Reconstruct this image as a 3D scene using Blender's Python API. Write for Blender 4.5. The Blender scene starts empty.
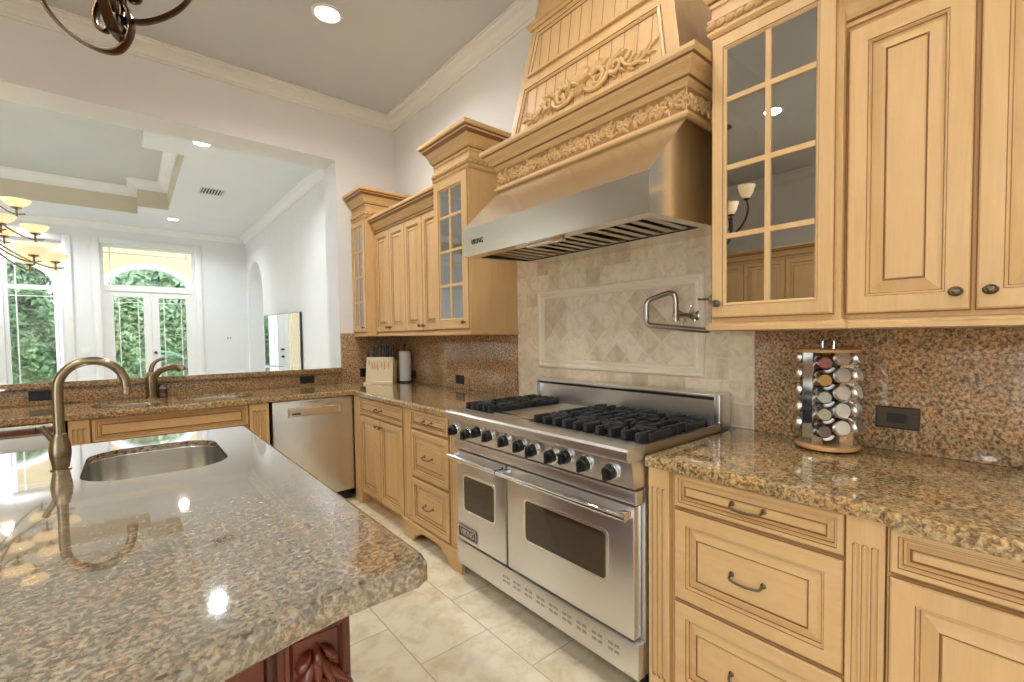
import bpy, bmesh, math, random
from mathutils import Vector, Matrix
random.seed(7)
S = bpy.context.scene
COL = S.collection
PI = math.pi

# ---------------------------------------------------------------- camera
yw, pt, rl = math.radians(41.978), math.radians(-2.044), math.radians(-0.60)
fwd = Vector((math.sin(yw) * math.cos(pt), math.cos(yw) * math.cos(pt), math.sin(pt)))
rgt = Vector((math.cos(yw), -math.sin(yw), 0))
up = rgt.cross(fwd)
r2 = rgt * math.cos(rl) + up * math.sin(rl)
u2 = -rgt * math.sin(rl) + up * math.cos(rl)
cd = bpy.data.cameras.new('camera')
cam = bpy.data.objects.new('camera', cd)
COL.objects.link(cam)
m = Matrix.Identity(4)
for i in range(3):
    m[i][0], m[i][1], m[i][2] = r2[i], u2[i], -fwd[i]
m[0][3], m[1][3], m[2][3] = -2.0577, -4.5463, 1.3377
cam.matrix_world = m
cd.sensor_width = 36.0
cd.lens = 461.34 / 1024 * 36.0
cd.shift_x = -32.5 / 1024
cd.shift_y = 11.57 / 1024
cd.clip_start = 0.02
S.camera = cam

# ---------------------------------------------------------------- world, sun, exposure
S.view_settings.view_transform = 'Standard'
S.view_settings.look = 'None'
S.view_settings.exposure = 0.58
S.view_settings.gamma = 1.0
S.view_settings.use_curve_mapping = False
w = bpy.data.worlds.new('sky')
S.world = w
w.use_nodes = True
nt = w.node_tree
bg = nt.nodes['Background']
tc = nt.nodes.new('ShaderNodeTexCoord')
sx = nt.nodes.new('ShaderNodeSeparateXYZ')
rp = nt.nodes.new('ShaderNodeValToRGB')
nt.links.new(tc.outputs['Generated'], sx.inputs[0])
nt.links.new(sx.outputs[2], rp.inputs[0])
rp.color_ramp.elements[0].position = 0.0
rp.color_ramp.elements[0].color = (0.90, 0.95, 1.0, 1)
rp.color_ramp.elements[1].position = 0.7
rp.color_ramp.elements[1].color = (0.62, 0.78, 1.0, 1)
nt.links.new(rp.outputs[0], bg.inputs[0])
bg.inputs[1].default_value = 3.1


def light(name, kind, loc, power, color=(1, 1, 1), size=0.1, size_y=None, d=(0, 0, -1), spread=None, shape=None):
    l = bpy.data.lights.new(name, kind)
    l.energy = power
    l.color = color
    if kind == 'AREA':
        l.shape = shape or ('RECTANGLE' if size_y else 'DISK')
        l.size = size
        if size_y:
            l.size_y = size_y
        if spread:
            l.spread = math.radians(spread)
    elif kind in ('POINT', 'SPOT'):
        l.shadow_soft_size = size
    o = bpy.data.objects.new(name, l)
    o.location = loc
    o.rotation_euler = Vector(d).to_track_quat('-Z', 'Y').to_euler()
    COL.objects.link(o)
    return o


sun = light('sun', 'SUN', (0, 0, 10), 2.6, (1, 0.95, 0.86), d=(0.25, 0.55, -1.0))
sun.data.angle = math.radians(2)
# sky portals: added unseen glazing on the left, then living room window and doors
for _loc, _a, _b, _d in (((-5.47, -5.75, 1.45), 2.7, 2.6, (1, 0, 0)), ((-3.26, 7.36, 1.75), .75, 2.8, (0, -1, 0)), ((-1.71, 7.36, 1.65), 1.4, 3.1, (0, -1, 0))):
    p = light('window_daylight', 'AREA', _loc, 1, size=_a, size_y=_b, d=_d)
    p.data.cycles.is_portal = True

WARM = (0.96, 0.965, 1.0)
NEUT = (0.86, 0.94, 1.0)
# ---------------------------------------------------------------- helpers
WL = {}


def wl(o):
    return WL.get(o.name, Vector((0, 0, 0))) if o else Vector((0, 0, 0))


def put(o, **k):
    for a, b in k.items():
        o[a] = b
    return o


def thing(name, label, cat, loc=(0, 0, 0), group=None):
    o = bpy.data.objects.new(name, None)
    o.empty_display_size = 0.05
    o.location = loc
    COL.objects.link(o)
    WL[o.name] = Vector(loc)
    o['label'] = label
    o['category'] = cat
    if group:
        o['group'] = group
    return o


def tag(o, label, cat, group=None, kind=None):
    o['label'] = label
    o['category'] = cat
    if group:
        o['group'] = group
    if kind:
        o['kind'] = kind
    return o


class MB:
    def __init__(s):
        s.v = []
        s.f = []
        s.m = []

    def add(s, vs, fs, mi=0):
        b = len(s.v)
        s.v += [Vector(x) for x in vs]
        for f in fs:
            s.f.append([b + i for i in f])
            s.m.append(mi)
        return s

    def box(s, a, b, mi=0):
        x0, y0, z0 = [min(a[i], b[i]) for i in range(3)]
        x1, y1, z1 = [max(a[i], b[i]) for i in range(3)]
        s.add([(x0, y0, z0), (x1, y0, z0), (x1, y1, z0), (x0, y1, z0), (x0, y0, z1), (x1, y0, z1), (x1, y1, z1), (x0, y1, z1)],
              [(0, 3, 2, 1), (4, 5, 6, 7), (0, 1, 5, 4), (1, 2, 6, 5), (2, 3, 7, 6), (3, 0, 4, 7)], mi)
        return s

    def bbox(s, a, b, bev=0.003, mi=0, seg=2):
        bm = bmesh.new()
        lo = Vector([min(a[i], b[i]) for i in range(3)])
        hi = Vector([max(a[i], b[i]) for i in range(3)])
        bmesh.ops.create_cube(bm, size=1.0)
        for v in bm.verts:
            v.co = Vector([lo[i] + (v.co[i] + 0.5) * (hi[i] - lo[i]) for i in range(3)])
        bmesh.ops.bevel(bm, geom=bm.edges[:], offset=min(bev, min(hi - lo) * 0.45), segments=seg, affect='EDGES', profile=0.5)
        s.frombm(bm, mi)
        return s

    def frombm(s, bm, mi=0, M=None):
        bm.verts.index_update()
        vs = [(M @ v.co) if M else v.co.copy() for v in bm.verts]
        s.add(vs, [[v.index for v in f.verts] for f in bm.faces], mi)
        bm.free()
        return s

    def tube(s, pts, r, n=10, mi=0, caps=True, closed=False):
        pts = [Vector(p) for p in pts]
        R = r if isinstance(r, (list, tuple)) else [r] * len(pts)
        N = len(pts)
        rings = []
        ref = None
        for i, p in enumerate(pts):
            if closed:
                t = pts[(i + 1) % N] - pts[i - 1]
            else:
                t = pts[min(i + 1, N - 1)] - pts[max(i - 1, 0)]
            t.normalize()
            if ref is None:
                ref = Vector((0, 0, 1)) if abs(t.z) < 0.9 else Vector((1, 0, 0))
            a = ref - t * ref.dot(t)
            a.normalize()
            ref = a
            bb = t.cross(a)
            rings.append([p + (a * math.cos(2 * PI * k / n) + bb * math.sin(2 * PI * k / n)) * R[i] for k in range(n)])
        vs = [q for ring in rings for q in ring]
        fs = []
        for i in range(N if closed else N - 1):
            j = (i + 1) % N
            for k in range(n):
                fs.append((i * n + k, i * n + (k + 1) % n, j * n + (k + 1) % n, j * n + k))
        if caps and not closed:
            fs.append(tuple(range(n))[::-1])
            fs.append(tuple((N - 1) * n + k for k in range(n)))
        s.add(vs, fs, mi)
        return s

    def lathe(s, prof, c=(0, 0, 0), axis=(0, 0, 1), n=20, mi=0, xr=None, a0=0, sq=1.0):
        ax = Vector(axis).normalized()
        q = Vector(xr) if xr else (Vector((1, 0, 0)) if abs(ax.x) < 0.9 else Vector((0, 1, 0)))
        q = (q - ax * q.dot(ax)).normalized()
        b = ax.cross(q)
        c = Vector(c)
        vs = []
        for r, h in prof:
            for k in range(n):
                t = a0 + 2 * PI * k / n
                vs.append(c + ax * h + q * (r * math.cos(t)) + b * (r * sq * math.sin(t)))
        fs = []
        L = len(prof)
        for i in range(L - 1):
            for k in range(n):
                fs.append((i * n + k, i * n + (k + 1) % n, (i + 1) * n + (k + 1) % n, (i + 1) * n + k))
        if prof[0][0] > 1e-6:
            fs.append(tuple(range(n))[::-1])
        if prof[-1][0] > 1e-6:
            fs.append(tuple((L - 1) * n + k for k in range(n)))
        s.add(vs, fs, mi)
        return s

    def sweep(s, path, prof, mi=0, closed=False, caps=True, mis=None):
        """path: (x,y) plan points; prof: (offset to the right of travel, z); mitred."""
        P = [Vector((a, b)) for a, b in path]
        N = len(P)
        dirs = []
        for i in range(N):
            din = (P[i] - P[i - 1]).normalized() if (closed or i > 0) else None
            dout = (P[(i + 1) % N] - P[i]).normalized() if (closed or i < N - 1) else None
            if din is None:
                din = dout
            if dout is None:
                dout = din
            n1 = Vector((din.y, -din.x))
            n2 = Vector((dout.y, -dout.x))
            mm = n1 + n2
            mm.normalize()
            dirs.append(mm / max(0.2, mm.dot(n1)))
        K = len(prof)
        vs = []
        for i in range(N):
            for o, z in prof:
                q = P[i] + dirs[i] * o
                vs.append((q.x, q.y, z))
        for i in range(N if closed else N - 1):
            j = (i + 1) % N
            for k in range(K - 1):
                b = len(s.v)
                s.add([vs[i * K + k], vs[j * K + k], vs[j * K + k + 1], vs[i * K + k + 1]], [(0, 1, 2, 3)], mis[k] if mis else mi)
        if caps and not closed:
            s.add(vs[:K], [tuple(range(K))], mi)
            s.add(vs[-K:], [tuple(range(K))[::-1]], mi)
        return s

    def poly(s, outer, holes, z, mi=0, flip=False):
        bm = bmesh.new()
        for lp in [outer] + holes:
            vv = [bm.verts.new((a, b, z)) for a, b in lp]
            for i in range(len(vv)):
                bm.edges.new((vv[i - 1], vv[i]))
        bmesh.ops.triangle_fill(bm, edges=bm.edges[:], use_beauty=True)
        for f in bm.faces:
            if (f.normal.z < 0) != flip:
                f.normal_flip()
        s.frombm(bm, mi)
        return s

    def build(s, name, mats, parent=None, smooth=40, origin=None, weld=False):
        if not isinstance(mats, (list, tuple)):
            mats = [mats]
        if origin is None:
            lo = Vector([min(v[i] for v in s.v) for i in range(3)])
            hi = Vector([max(v[i] for v in s.v) for i in range(3)])
            origin = Vector(((lo.x + hi.x) / 2, (lo.y + hi.y) / 2, lo.z))
        origin = Vector(origin)
        me = bpy.data.meshes.new(name)
        me.from_pydata([v - origin for v in s.v], [], s.f)
        for mt in mats:
            me.materials.append(mt)
        me.polygons.foreach_set('material_index', s.m)
        if weld:
            bm = bmesh.new()
            bm.from_mesh(me)
            bmesh.ops.remove_doubles(bm, verts=bm.verts[:], dist=1e-5)
            bm.to_mesh(me)
            bm.free()
        if smooth:
            me.shade_smooth()
            me.set_sharp_from_angle(angle=math.radians(smooth))
        me.validate()
        o = bpy.data.objects.new(name, me)
        COL.objects.link(o)
        o.parent = parent
        o.location = origin - wl(parent)
        WL[o.name] = origin
        return o


class Fr:
    """local frame: u right, v up, n out of the face"""
    def __init__(s, o, U, V, N):
        s.o, s.U, s.V, s.N = Vector(o), Vector(U), Vector(V), Vector(N)

    def __call__(s, u, v, n=0.0):
        return s.o + s.U * u + s.V * v + s.N * n

    def at(s, u, v, n=0.0):
        return Fr(s(u, v, n), s.U, s.V, s.N)


def FX(x, y, z):   # faces the room from the range wall
    return Fr((x, y, z), (0, -1, 0), (0, 0, 1), (-1, 0, 0))


def FY(x, y, z):   # faces the kitchen from the sink wall
    return Fr((x, y, z), (1, 0, 0), (0, 0, 1), (0, -1, 0))


def loops(mb, F, w, h, prof, close=True, hole=False, back=True):
    """concentric rectangular steps: prof = [(inset, n, material)]"""
    rect = lambda i: [(i, i), (w - i, i), (w - i, h - i), (i, h - i)]
    if back:
        mb.add([F(a, b, 0) for a, b in rect(0)], [(3, 2, 1, 0)], prof[0][2])
    for k in range(len(prof) - 1):
        a, n0, _ = prof[k]
        b, n1, mi = prof[k + 1]
        A = [F(x, y, n0) for x, y in rect(a)]
        B = [F(x, y, n1) for x, y in rect(b)]
        mb.add(A + B, [(i, (i + 1) % 4, 4 + (i + 1) % 4, 4 + i) for i in range(4)], mi)
    if close:
        i, n, mi = prof[-1]
        mb.add([F(x, y, n) for x, y in rect(i)], [(0, 1, 2, 3)], mi)
    return mb


def raised(mb, F, w, h, rail=0.058, t=0.022, bev=0.036):
    """raised panel front; material 0 wood, 1 glaze in the grooves"""
    r = rail
    loops(mb, F, w, h, [(0, 0, 0), (0, t - .008, 0), (.003, t - .005, 1), (.006, t - .001, 0), (.009, t, 0),
                        (r - .008, t, 0), (r - .006, t - .0025, 1), (r - .003, t - .002, 0), (r, t - .010, 0), (r + .002, t - .0125, 1), (r + .006, t - .012, 0),
                        (r + bev, t - .002, 0), (r + bev + .002, t - .005, 1), (r + bev + .0045, t - .005, 1), (r + bev + .0065, t - .001, 0)])


def boxF(mb, F, u0, u1, v0, v1, n0, n1, mi=0):
    c = [F(u, v, n) for n in (n0, n1) for u, v in ((u0, v0), (u1, v0), (u1, v1), (u0, v1))]
    mb.add(c, [(3, 2, 1, 0), (4, 5, 6, 7), (0, 1, 5, 4), (1, 2, 6, 5), (2, 3, 7, 6), (3, 0, 4, 7)], mi)
    return mb


def fluted(mb, F, w, h, n=0.012, k=3, v0=0.05, v1=0.05):
    """post face with k round-ended flutes"""
    r = w * 0.095
    cs = [w * (0.5 + (i - (k - 1) / 2) * 0.245) for i in range(k)]
    us = sorted(set([0, w] + [c + r * q for c in cs for q in (-1.001, -1, -.9, -.6, 0, .6, .9, 1, 1.001)]))
    vs = [0] + [v0 + r * q for q in (-1.01, -1, -.9, -.6, 0)] + [h - v1 + r * q for q in (0, .6, .9, 1, 1.01)] + [h]
    g = []
    for v in vs:
        for u in us:
            d = 0
            mi = 0
            for c in cs:
                q = max(v0 - v, 0, v - (h - v1))
                dd = (u - c) ** 2 + q ** 2
                if dd < r * r:
                    d = math.sqrt(r * r - dd) * 1.0
            g.append(F(u, v, n - d))
    W = len(us)
    for j in range(len(vs) - 1):
        for i in range(W - 1):
            uc, vc = (us[i] + us[i + 1]) / 2, (vs[j] + vs[j + 1]) / 2
            qq = max(v0 - vc, 0, vc - (h - v1))
            gl = any(.78 * r < math.hypot(uc - c, qq) < r for c in cs)
            mb.add([g[j * W + i], g[j * W + i + 1], g[(j + 1) * W + i + 1], g[(j + 1) * W + i]], [(0, 1, 2, 3)], 1 if gl else 0)
    # sides back to n=0
    boxF(mb, F, 0.0005, w - .0005, .0005, h - .0005, -0.003, max(.001, n - r * 1.05))
    mb.add([F(0, 0, 0), F(0, 0, n), F(0, h, n), F(0, h, 0)], [(0, 1, 2, 3)])
    mb.add([F(w, 0, 0), F(w, 0, n), F(w, h, n), F(w, h, 0)], [(3, 2, 1, 0)])


def spline(pts, k=8):
    P = [Vector(p) for p in pts]
    out = []
    for i in range(len(P) - 1):
        p0, p1, p2, p3 = P[max(i - 1, 0)], P[i], P[i + 1], P[min(i + 2, len(P) - 1)]
        for j in range(k):
            t = j / k
            out.append(0.5 * ((2 * p1) + (p2 - p0) * t + (2 * p0 - 5 * p1 + 4 * p2 - p3) * t * t + (3 * p1 - p0 - 3 * p2 + p3) * t ** 3))
    out.append(P[-1])
    return out


def rrect(x0, y0, x1, y1, r, n=6):
    o = []
    for cx, cy, a in ((x1 - r, y1 - r, 0), (x0 + r, y1 - r, 90), (x0 + r, y0 + r, 180), (x1 - r, y0 + r, 270)):
        for k in range(n + 1):
            t = math.radians(a + 90 * k / n)
            o.append((cx + r * math.cos(t), cy + r * math.sin(t)))
    return o


def copy_tree(o, parent=None):
    c = o.copy()
    COL.objects.link(c)
    if parent is not None:
        c.parent = parent
    for ch in list(o.children):
        copy_tree(ch, c)
    return c


def text_mesh(name, txt, F, size, mat, parent, ext=0.001, shear=0.0, cw=1.0):
    cu = bpy.data.curves.new(name, 'FONT')
    cu.body = txt
    cu.size = size
    cu.extrude = ext
    cu.align_x = 'CENTER'
    cu.align_y = 'CENTER'
    cu.shear = shear
    cu.offset = size * 0.012
    t = bpy.data.objects.new(name + '_source', cu)
    COL.objects.link(t)
    dg = bpy.context.evaluated_depsgraph_get()
    me = bpy.data.meshes.new_from_object(t.evaluated_get(dg))
    bpy.data.objects.remove(t)
    mb = MB()
    mb.add([F(v.co.x * cw, v.co.y, v.co.z) for v in me.vertices], [list(p.vertices) for p in me.polygons])
    bpy.data.meshes.remove(me)
    return mb.build(name, mat, parent, smooth=0)


# ---------------------------------------------------------------- materials
def N(nt, t, **k):
    n = nt.nodes.new(t)
    for a, b in k.items():
        setattr(n, a, b)
    return n


def pbr(name, col, rough=0.5, metal=0.0, spec=0.5, coat=0.0, emit=None, es=0):
    mt = bpy.data.materials.new(name)
    mt.use_nodes = True
    b = mt.node_tree.nodes['Principled BSDF']
    b.inputs['Base Color'].default_value = (*col, 1)
    b.inputs['Roughness'].default_value = rough
    b.inputs['Metallic'].default_value = metal
    b.inputs['Specular IOR Level'].default_value = spec
    b.inputs['Coat Weight'].default_value = coat
    b.inputs['Coat Roughness'].default_value = 0.12
    if emit:
        b.inputs['Emission Color'].default_value = (*emit, 1)
        b.inputs['Emission Strength'].default_value = es
    return mt, mt.node_tree, b


def ramp(nt, stops, interp='LINEAR'):
    r = N(nt, 'ShaderNodeValToRGB')
    e = r.color_ramp
    e.interpolation = interp
    while len(e.elements) < len(stops):
        e.elements.new(0.5)
    for i, (p, c) in enumerate(stops):
        e.elements[i].position = p
        e.elements[i].color = (*c, 1)
    return r


def math_n(nt, op, a, b=None, c=None):
    n = N(nt, 'ShaderNodeMath', operation=op)
    for i, q in enumerate((a, b, c)):
        if q is None:
            continue
        if isinstance(q, (int, float)):
            n.inputs[i].default_value = q
        else:
            nt.links.new(q, n.inputs[i])
    return n.outputs[0]


def position(nt, scale=(1, 1, 1), rot=(0, 0, 0)):
    g = N(nt, 'ShaderNodeNewGeometry')
    mp = N(nt, 'ShaderNodeMapping')
    mp.inputs['Scale'].default_value = scale
    mp.inputs['Rotation'].default_value = rot
    nt.links.new(g.outputs['Position'], mp.inputs[0])
    return mp.outputs[0]


def noise(nt, vec, scale, detail=4, rough=0.5, dist=0.0):
    n = N(nt, 'ShaderNodeTexNoise')
    n.inputs['Scale'].default_value = scale
    n.inputs['Detail'].default_value = detail
    n.inputs['Roughness'].default_value = rough
    n.inputs['Distortion'].default_value = dist
    nt.links.new(vec, n.inputs['Vector'])
    return n.outputs['Fac']


def mix(nt, f, a, b, mode='MIX'):
    n = N(nt, 'ShaderNodeMix', data_type='RGBA', blend_type=mode)
    for i, q in ((0, f), (6, a), (7, b)):
        if isinstance(q, (int, float)):
            n.inputs[i].default_value = q
        elif isinstance(q, tuple):
            n.inputs[i].default_value = (*q, 1)
        else:
            nt.links.new(q, n.inputs[i])
    return n.outputs[2]


def bump(nt, b, h, strength=0.2, dist=0.002):
    n = N(nt, 'ShaderNodeBump')
    n.inputs['Strength'].default_value = strength
    n.inputs['Distance'].default_value = dist
    nt.links.new(h, n.inputs['Height'])
    nt.links.new(n.outputs[0], b.inputs['Normal'])


def wood(name, c0, c1, c2, scale=(14, 14, 1.6), rough=0.46, coat=0.0):
    mt, nt, b = pbr(name, c1, rough, coat=coat)
    v = position(nt, scale)
    f = noise(nt, v, 1.4, 5, 0.55, 0.8)
    r = ramp(nt, [(0.3, c0), (0.5, c1), (0.7, c2)])
    nt.links.new(f, r.inputs[0])
    g = noise(nt, position(nt, (scale[0] * 9, scale[1] * 9, scale[2] * 3)), 1.6, 3, 0.6)
    r3 = ramp(nt, [(0.35, (0.965, 0.955, 0.94)), (0.6, (1, 1, 1))])
    nt.links.new(g, r3.inputs[0])
    nt.links.new(mix(nt, 1.0, r.outputs[0], r3.outputs[0], 'MULTIPLY'), b.inputs['Base Color'])
    return mt


def granite(name, tone=(1, 1, 1), rough=0.05, big=1.0, coat=1.0, ior=1.5):
    mt, nt, b = pbr(name, (.3, .2, .1), rough, spec=.55)
    b.inputs['Coat Weight'].default_value = coat
    b.inputs['Coat Roughness'].default_value = rough * .6
    b.inputs['Coat IOR'].default_value = ior
    v = position(nt)
    f1 = noise(nt, v, 78 * big, 6, 0.60, 0.5)
    r1 = ramp(nt, [(0.33, (.070, .052, .040)), (0.42, (.15, .105, .068)), (0.49, (.27, .195, .125)), (0.56, (.37, .285, .19)), (0.66, (.47, .39, .29))])
    nt.links.new(f1, r1.inputs[0])
    f2 = noise(nt, v, 11 * big, 4, 0.6, 1.0)
    r2_ = ramp(nt, [(0.34, (.74, .82, .84)), (0.5, (1, 1, 1)), (0.66, (1.16, .98, .84))])
    nt.links.new(f2, r2_.inputs[0])
    c = mix(nt, 1.0, r1.outputs[0], r2_.outputs[0], 'MULTIPLY')
    f3 = noise(nt, v, 40 * big, 5, 0.7, 1.5)
    r4 = ramp(nt, [(0.60, (0, 0, 0)), (0.68, (1, 1, 1))])
    nt.links.new(f3, r4.inputs[0])
    c = mix(nt, math_n(nt, 'MULTIPLY', r4.outputs[0], 0.6), c, (.085, .075, .068))
    c = mix(nt, 1.0, c, tone, 'MULTIPLY')
    nt.links.new(c, b.inputs['Base Color'])
    return mt


def tiles(name, ca, cb, pal, ax, size, off=(0, 0), mortar=0.02, grout=(.7, .6, .45), rot=0.0, rough=0.35, nscale=9, bumpy=.3, bond=0.0, dist=1.2):
    """square-set tiles in the plane of two axes; each tile its own tone"""
    mt, nt, b = pbr(name, ca, rough)
    g = N(nt, 'ShaderNodeNewGeometry')
    s = N(nt, 'ShaderNodeSeparateXYZ')
    nt.links.new(g.outputs['Position'], s.inputs[0])
    a, c = [s.outputs['xyz'.index(q)] for q in ax]
    if rot:
        co, si = math.cos(rot), math.sin(rot)
        a, c = (math_n(nt, 'ADD', math_n(nt, 'MULTIPLY', a, co), math_n(nt, 'MULTIPLY', c, si)),
                math_n(nt, 'SUBTRACT', math_n(nt, 'MULTIPLY', c, co), math_n(nt, 'MULTIPLY', a, si)))
    a = math_n(nt, 'DIVIDE', math_n(nt, 'SUBTRACT', a, off[0]), size[0])
    c = math_n(nt, 'DIVIDE', math_n(nt, 'SUBTRACT', c, off[1]), size[1])
    if bond:
        c = math_n(nt, 'ADD', c, math_n(nt, 'MULTIPLY', math_n(nt, 'FLOORED_MODULO', math_n(nt, 'FLOOR', a), 2.0), bond))
    ed = []
    ids = []
    for q in (a, c):
        fr = math_n(nt, 'FRACT', q)
        ed.append(math_n(nt, 'MINIMUM', fr, math_n(nt, 'SUBTRACT', 1.0, fr)))
        ids.append(math_n(nt, 'FLOOR', q))
    e = math_n(nt, 'MINIMUM', math_n(nt, 'MULTIPLY', ed[0], size[0]), math_n(nt, 'MULTIPLY', ed[1], size[1]))
    cb_ = N(nt, 'ShaderNodeCombineXYZ')
    nt.links.new(ids[0], cb_.inputs[0])
    nt.links.new(ids[1], cb_.inputs[1])
    wn = N(nt, 'ShaderNodeTexWhiteNoise')
    nt.links.new(cb_.outputs[0], wn.inputs['Vector'])
    rr = ramp(nt, pal)
    nt.links.new(wn.outputs['Value'], rr.inputs[0])
    vadd = N(nt, 'ShaderNodeVectorMath', operation='ADD')
    sc = N(nt, 'ShaderNodeVectorMath', operation='SCALE')
    nt.links.new(wn.outputs['Color'], sc.inputs[0])
    sc.inputs['Scale'].default_value = 5.0
    nt.links.new(g.outputs['Position'], vadd.inputs[0])
    nt.links.new(sc.outputs[0], vadd.inputs[1])
    f = noise(nt, vadd.outputs[0], nscale, 6, 0.62, dist)
    r5 = ramp(nt, [(0.3, cb), (0.55, (1, 1, 1)), (0.75, (1.06, 1.05, 1.02))])
    nt.links.new(f, r5.inputs[0])
    col = mix(nt, 1.0, rr.outputs[0], r5.outputs[0], 'MULTIPLY')
    mk = N(nt, 'ShaderNodeMapRange')
    mk.inputs[1].default_value = mortar * 0.6
    mk.inputs[2].default_value = mortar
    nt.links.new(e, mk.inputs[0])
    nt.links.new(mix(nt, mk.outputs[0], grout, col), b.inputs['Base Color'])
    hh = math_n(nt, 'ADD', mk.outputs[0], math_n(nt, 'MULTIPLY', f, 0.35))
    bump(nt, b, hh, bumpy, 0.003)
    return mt


def steel(name, col=(.74, .73, .71), rough=0.34, stretch=(3, 3, 30)):
    mt, nt, b = pbr(name, col, rough, metal=1.0)
    return mt


def glass(name, fac=0.12, tint=(1, 1, 1), rough=0.0):
    mt = bpy.data.materials.new(name)
    mt.use_nodes = True
    nt = mt.node_tree
    nt.nodes.clear()
    o = N(nt, 'ShaderNodeOutputMaterial')
    t = N(nt, 'ShaderNodeBsdfTransparent')
    t.inputs[0].default_value = (*tint, 1)
    g = N(nt, 'ShaderNodeBsdfGlossy')
    g.inputs['Roughness'].default_value = rough
    fr = N(nt, 'ShaderNodeFresnel')
    fr.inputs[0].default_value = 1.5
    mx = N(nt, 'ShaderNodeMixShader')
    a = math_n(nt, 'ADD', fr.outputs[0], fac)
    nt.links.new(a, mx.inputs[0])
    nt.links.new(t.outputs[0], mx.inputs[1])
    nt.links.new(g.outputs[0], mx.inputs[2])
    nt.links.new(mx.outputs[0], o.inputs[0])
    return mt


def plain(name, col, rough=0.6, var=0.03, **k):
    mt, nt, b = pbr(name, col, rough, **k)
    f = noise(nt, position(nt), 2.5, 3)
    lo = tuple(c * (1 - var) for c in col)
    hi = tuple(min(1, c * (1 + var)) for c in col)
    r = ramp(nt, [(0.35, lo), (0.65, hi)])
    nt.links.new(f, r.inputs[0])
    nt.links.new(r.outputs[0], b.inputs['Base Color'])
    return mt


M = {}
M['maple'] = wood('maple', (.66, .41, .172), (.695, .445, .197), (.73, .48, .224))
M['maple_h'] = wood('maple_horizontal', (.66, .41, .172), (.695, .445, .197), (.73, .48, .224), scale=(14, 1.6, 14))
M['glaze'] = plain('brown_glaze', (.27, .12, .04), 0.45)
M['carve_ground'] = plain('carving_ground', (.44, .235, .085), .5)
M['maple_in'] = plain('maple_interior', (.50, .30, .13), 0.5)
M['honey'] = wood('honey_maple', (.56, .22, .05), (.64, .27, .07), (.70, .32, .09), scale=(1.6, 14, 14))
M['cherry'] = wood('cherry', (.11, .016, .006), (.15, .024, .008), (.20, .036, .011), rough=.25, coat=.35)
M['cherry_glaze'] = plain('cherry_groove', (.06, .010, .004), .4)
M['granite'] = granite('granite_top', tone=(.90, .885, .83), big=1.25, ior=2.3)
M['granite_c'] = granite('granite_counter', tone=(1.32, 1.16, .78), big=1.1, coat=.6)
M['granite_b'] = granite('granite_splash', rough=0.10, tone=(1.5, 1.27, 1.0), coat=.25, ior=1.6, big=1.15)
M['granite_l'] = granite('granite_ledge', tone=(1.0, .82, .52), rough=0.05)
M['steel'] = steel('brushed_steel')
M['steel_h'] = steel('brushed_steel_plain', (.80, .78, .72), .20, (30, 3, 3))
M['steel_d'] = steel('griddle_steel', (.55, .50, .40), .34, (2, 40, 40))
M['chrome'] = pbr('chrome', (.80, .80, .80), .08, metal=1)[0]
M['bronze'] = steel('brushed_bronze', (.30, .235, .15), .26, (120, 120, 6))
M['nickel'] = steel('brushed_nickel', (.50, .46, .40), .25, (60, 60, 60))
M['pull'] = pbr('antique_pewter', (.20, .155, .105), .35, metal=1)[0]
M['iron'] = pbr('cast_iron', (.018, .018, .020), .5)[0]
M['black'] = pbr('black_plastic', (.012, .012, .013), .28)[0]
M['blackm'] = plain('dark_void', (.02, .016, .014), .7)
M['plate'] = pbr('bronze_plate', (.075, .055, .038), .35, metal=.6)[0]
M['oven_glass'] = pbr('oven_glass', (.045, .027, .014), .06, spec=.7)[0]
M['wall'] = plain('wall_cream', (.83, .81, .765), .75, .012)
M['wall_w'] = plain('wall_white', (.80, .805, .81), .75, .01)
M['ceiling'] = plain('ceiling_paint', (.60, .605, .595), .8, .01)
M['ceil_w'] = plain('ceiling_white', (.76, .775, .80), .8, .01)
M['tray'] = plain('tray_beige', (.66, .585, .44), .8, .01)
M['trim'] = plain('trim_cream', (.82, .795, .735), .45, .01)
M['trim_w'] = plain('trim_white', (.84, .83, .815), .4, .01)
M['floor'] = tiles('marble_floor', (.7, .6, .45), (.80, .72, .58), [(0, (.78, .69, .50)), (.5, (.84, .75, .56)), (1, (.88, .80, .62))], 'xy',
                   (.331, .631), (-1.213, -2.83), 0.0036, (.52, .42, .28), rough=.22, nscale=11, bumpy=.06, bond=.5, dist=.45)
M['tile'] = tiles('travertine_tile', (.7, .6, .45), (.80, .74, .66), [(0, (.66, .51, .35)), (.3, (.80, .66, .47)), (.7, (.87, .75, .56)), (1, (.82, .67, .47))], 'yz',
                  (.1105, .1015), (-3.5425, 1.025), .0022, (.76, .67, .52), rough=.4, nscale=14)
M['diamond'] = tiles('travertine_diamond', (.7, .6, .45), (.80, .74, .66), [(0, (.70, .56, .39)), (.4, (.82, .69, .51)), (1, (.87, .77, .60))], 'yz',
                     (.105, .105), (0.03, .02), .0026, (.80, .72, .58), rot=PI / 4, rough=.4, nscale=14)
M['frame_stone'] = plain('stone_frame', (.86, .75, .57), .4, .05)
M['cab_glass'] = glass('cabinet_glass', .48, (.70, .66, .58))
M['win_glass'] = glass('window_glass', .02)
M['jar_glass'] = glass('jar_glass', .10, (.95, .95, .95))
M['mirror'] = pbr('mirror_screen', (.80, .83, .84), .02, metal=1)[0]
M['paper'] = plain('paper_towel', (.86, .84, .80), .9, .03)
M['block'] = plain('pale_beech', (.72, .60, .39), .45, .05)
M['wood_disc'] = wood('beech_disc', (.52, .27, .09), (.60, .33, .12), (.66, .38, .15), scale=(6, 6, 6))
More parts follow.
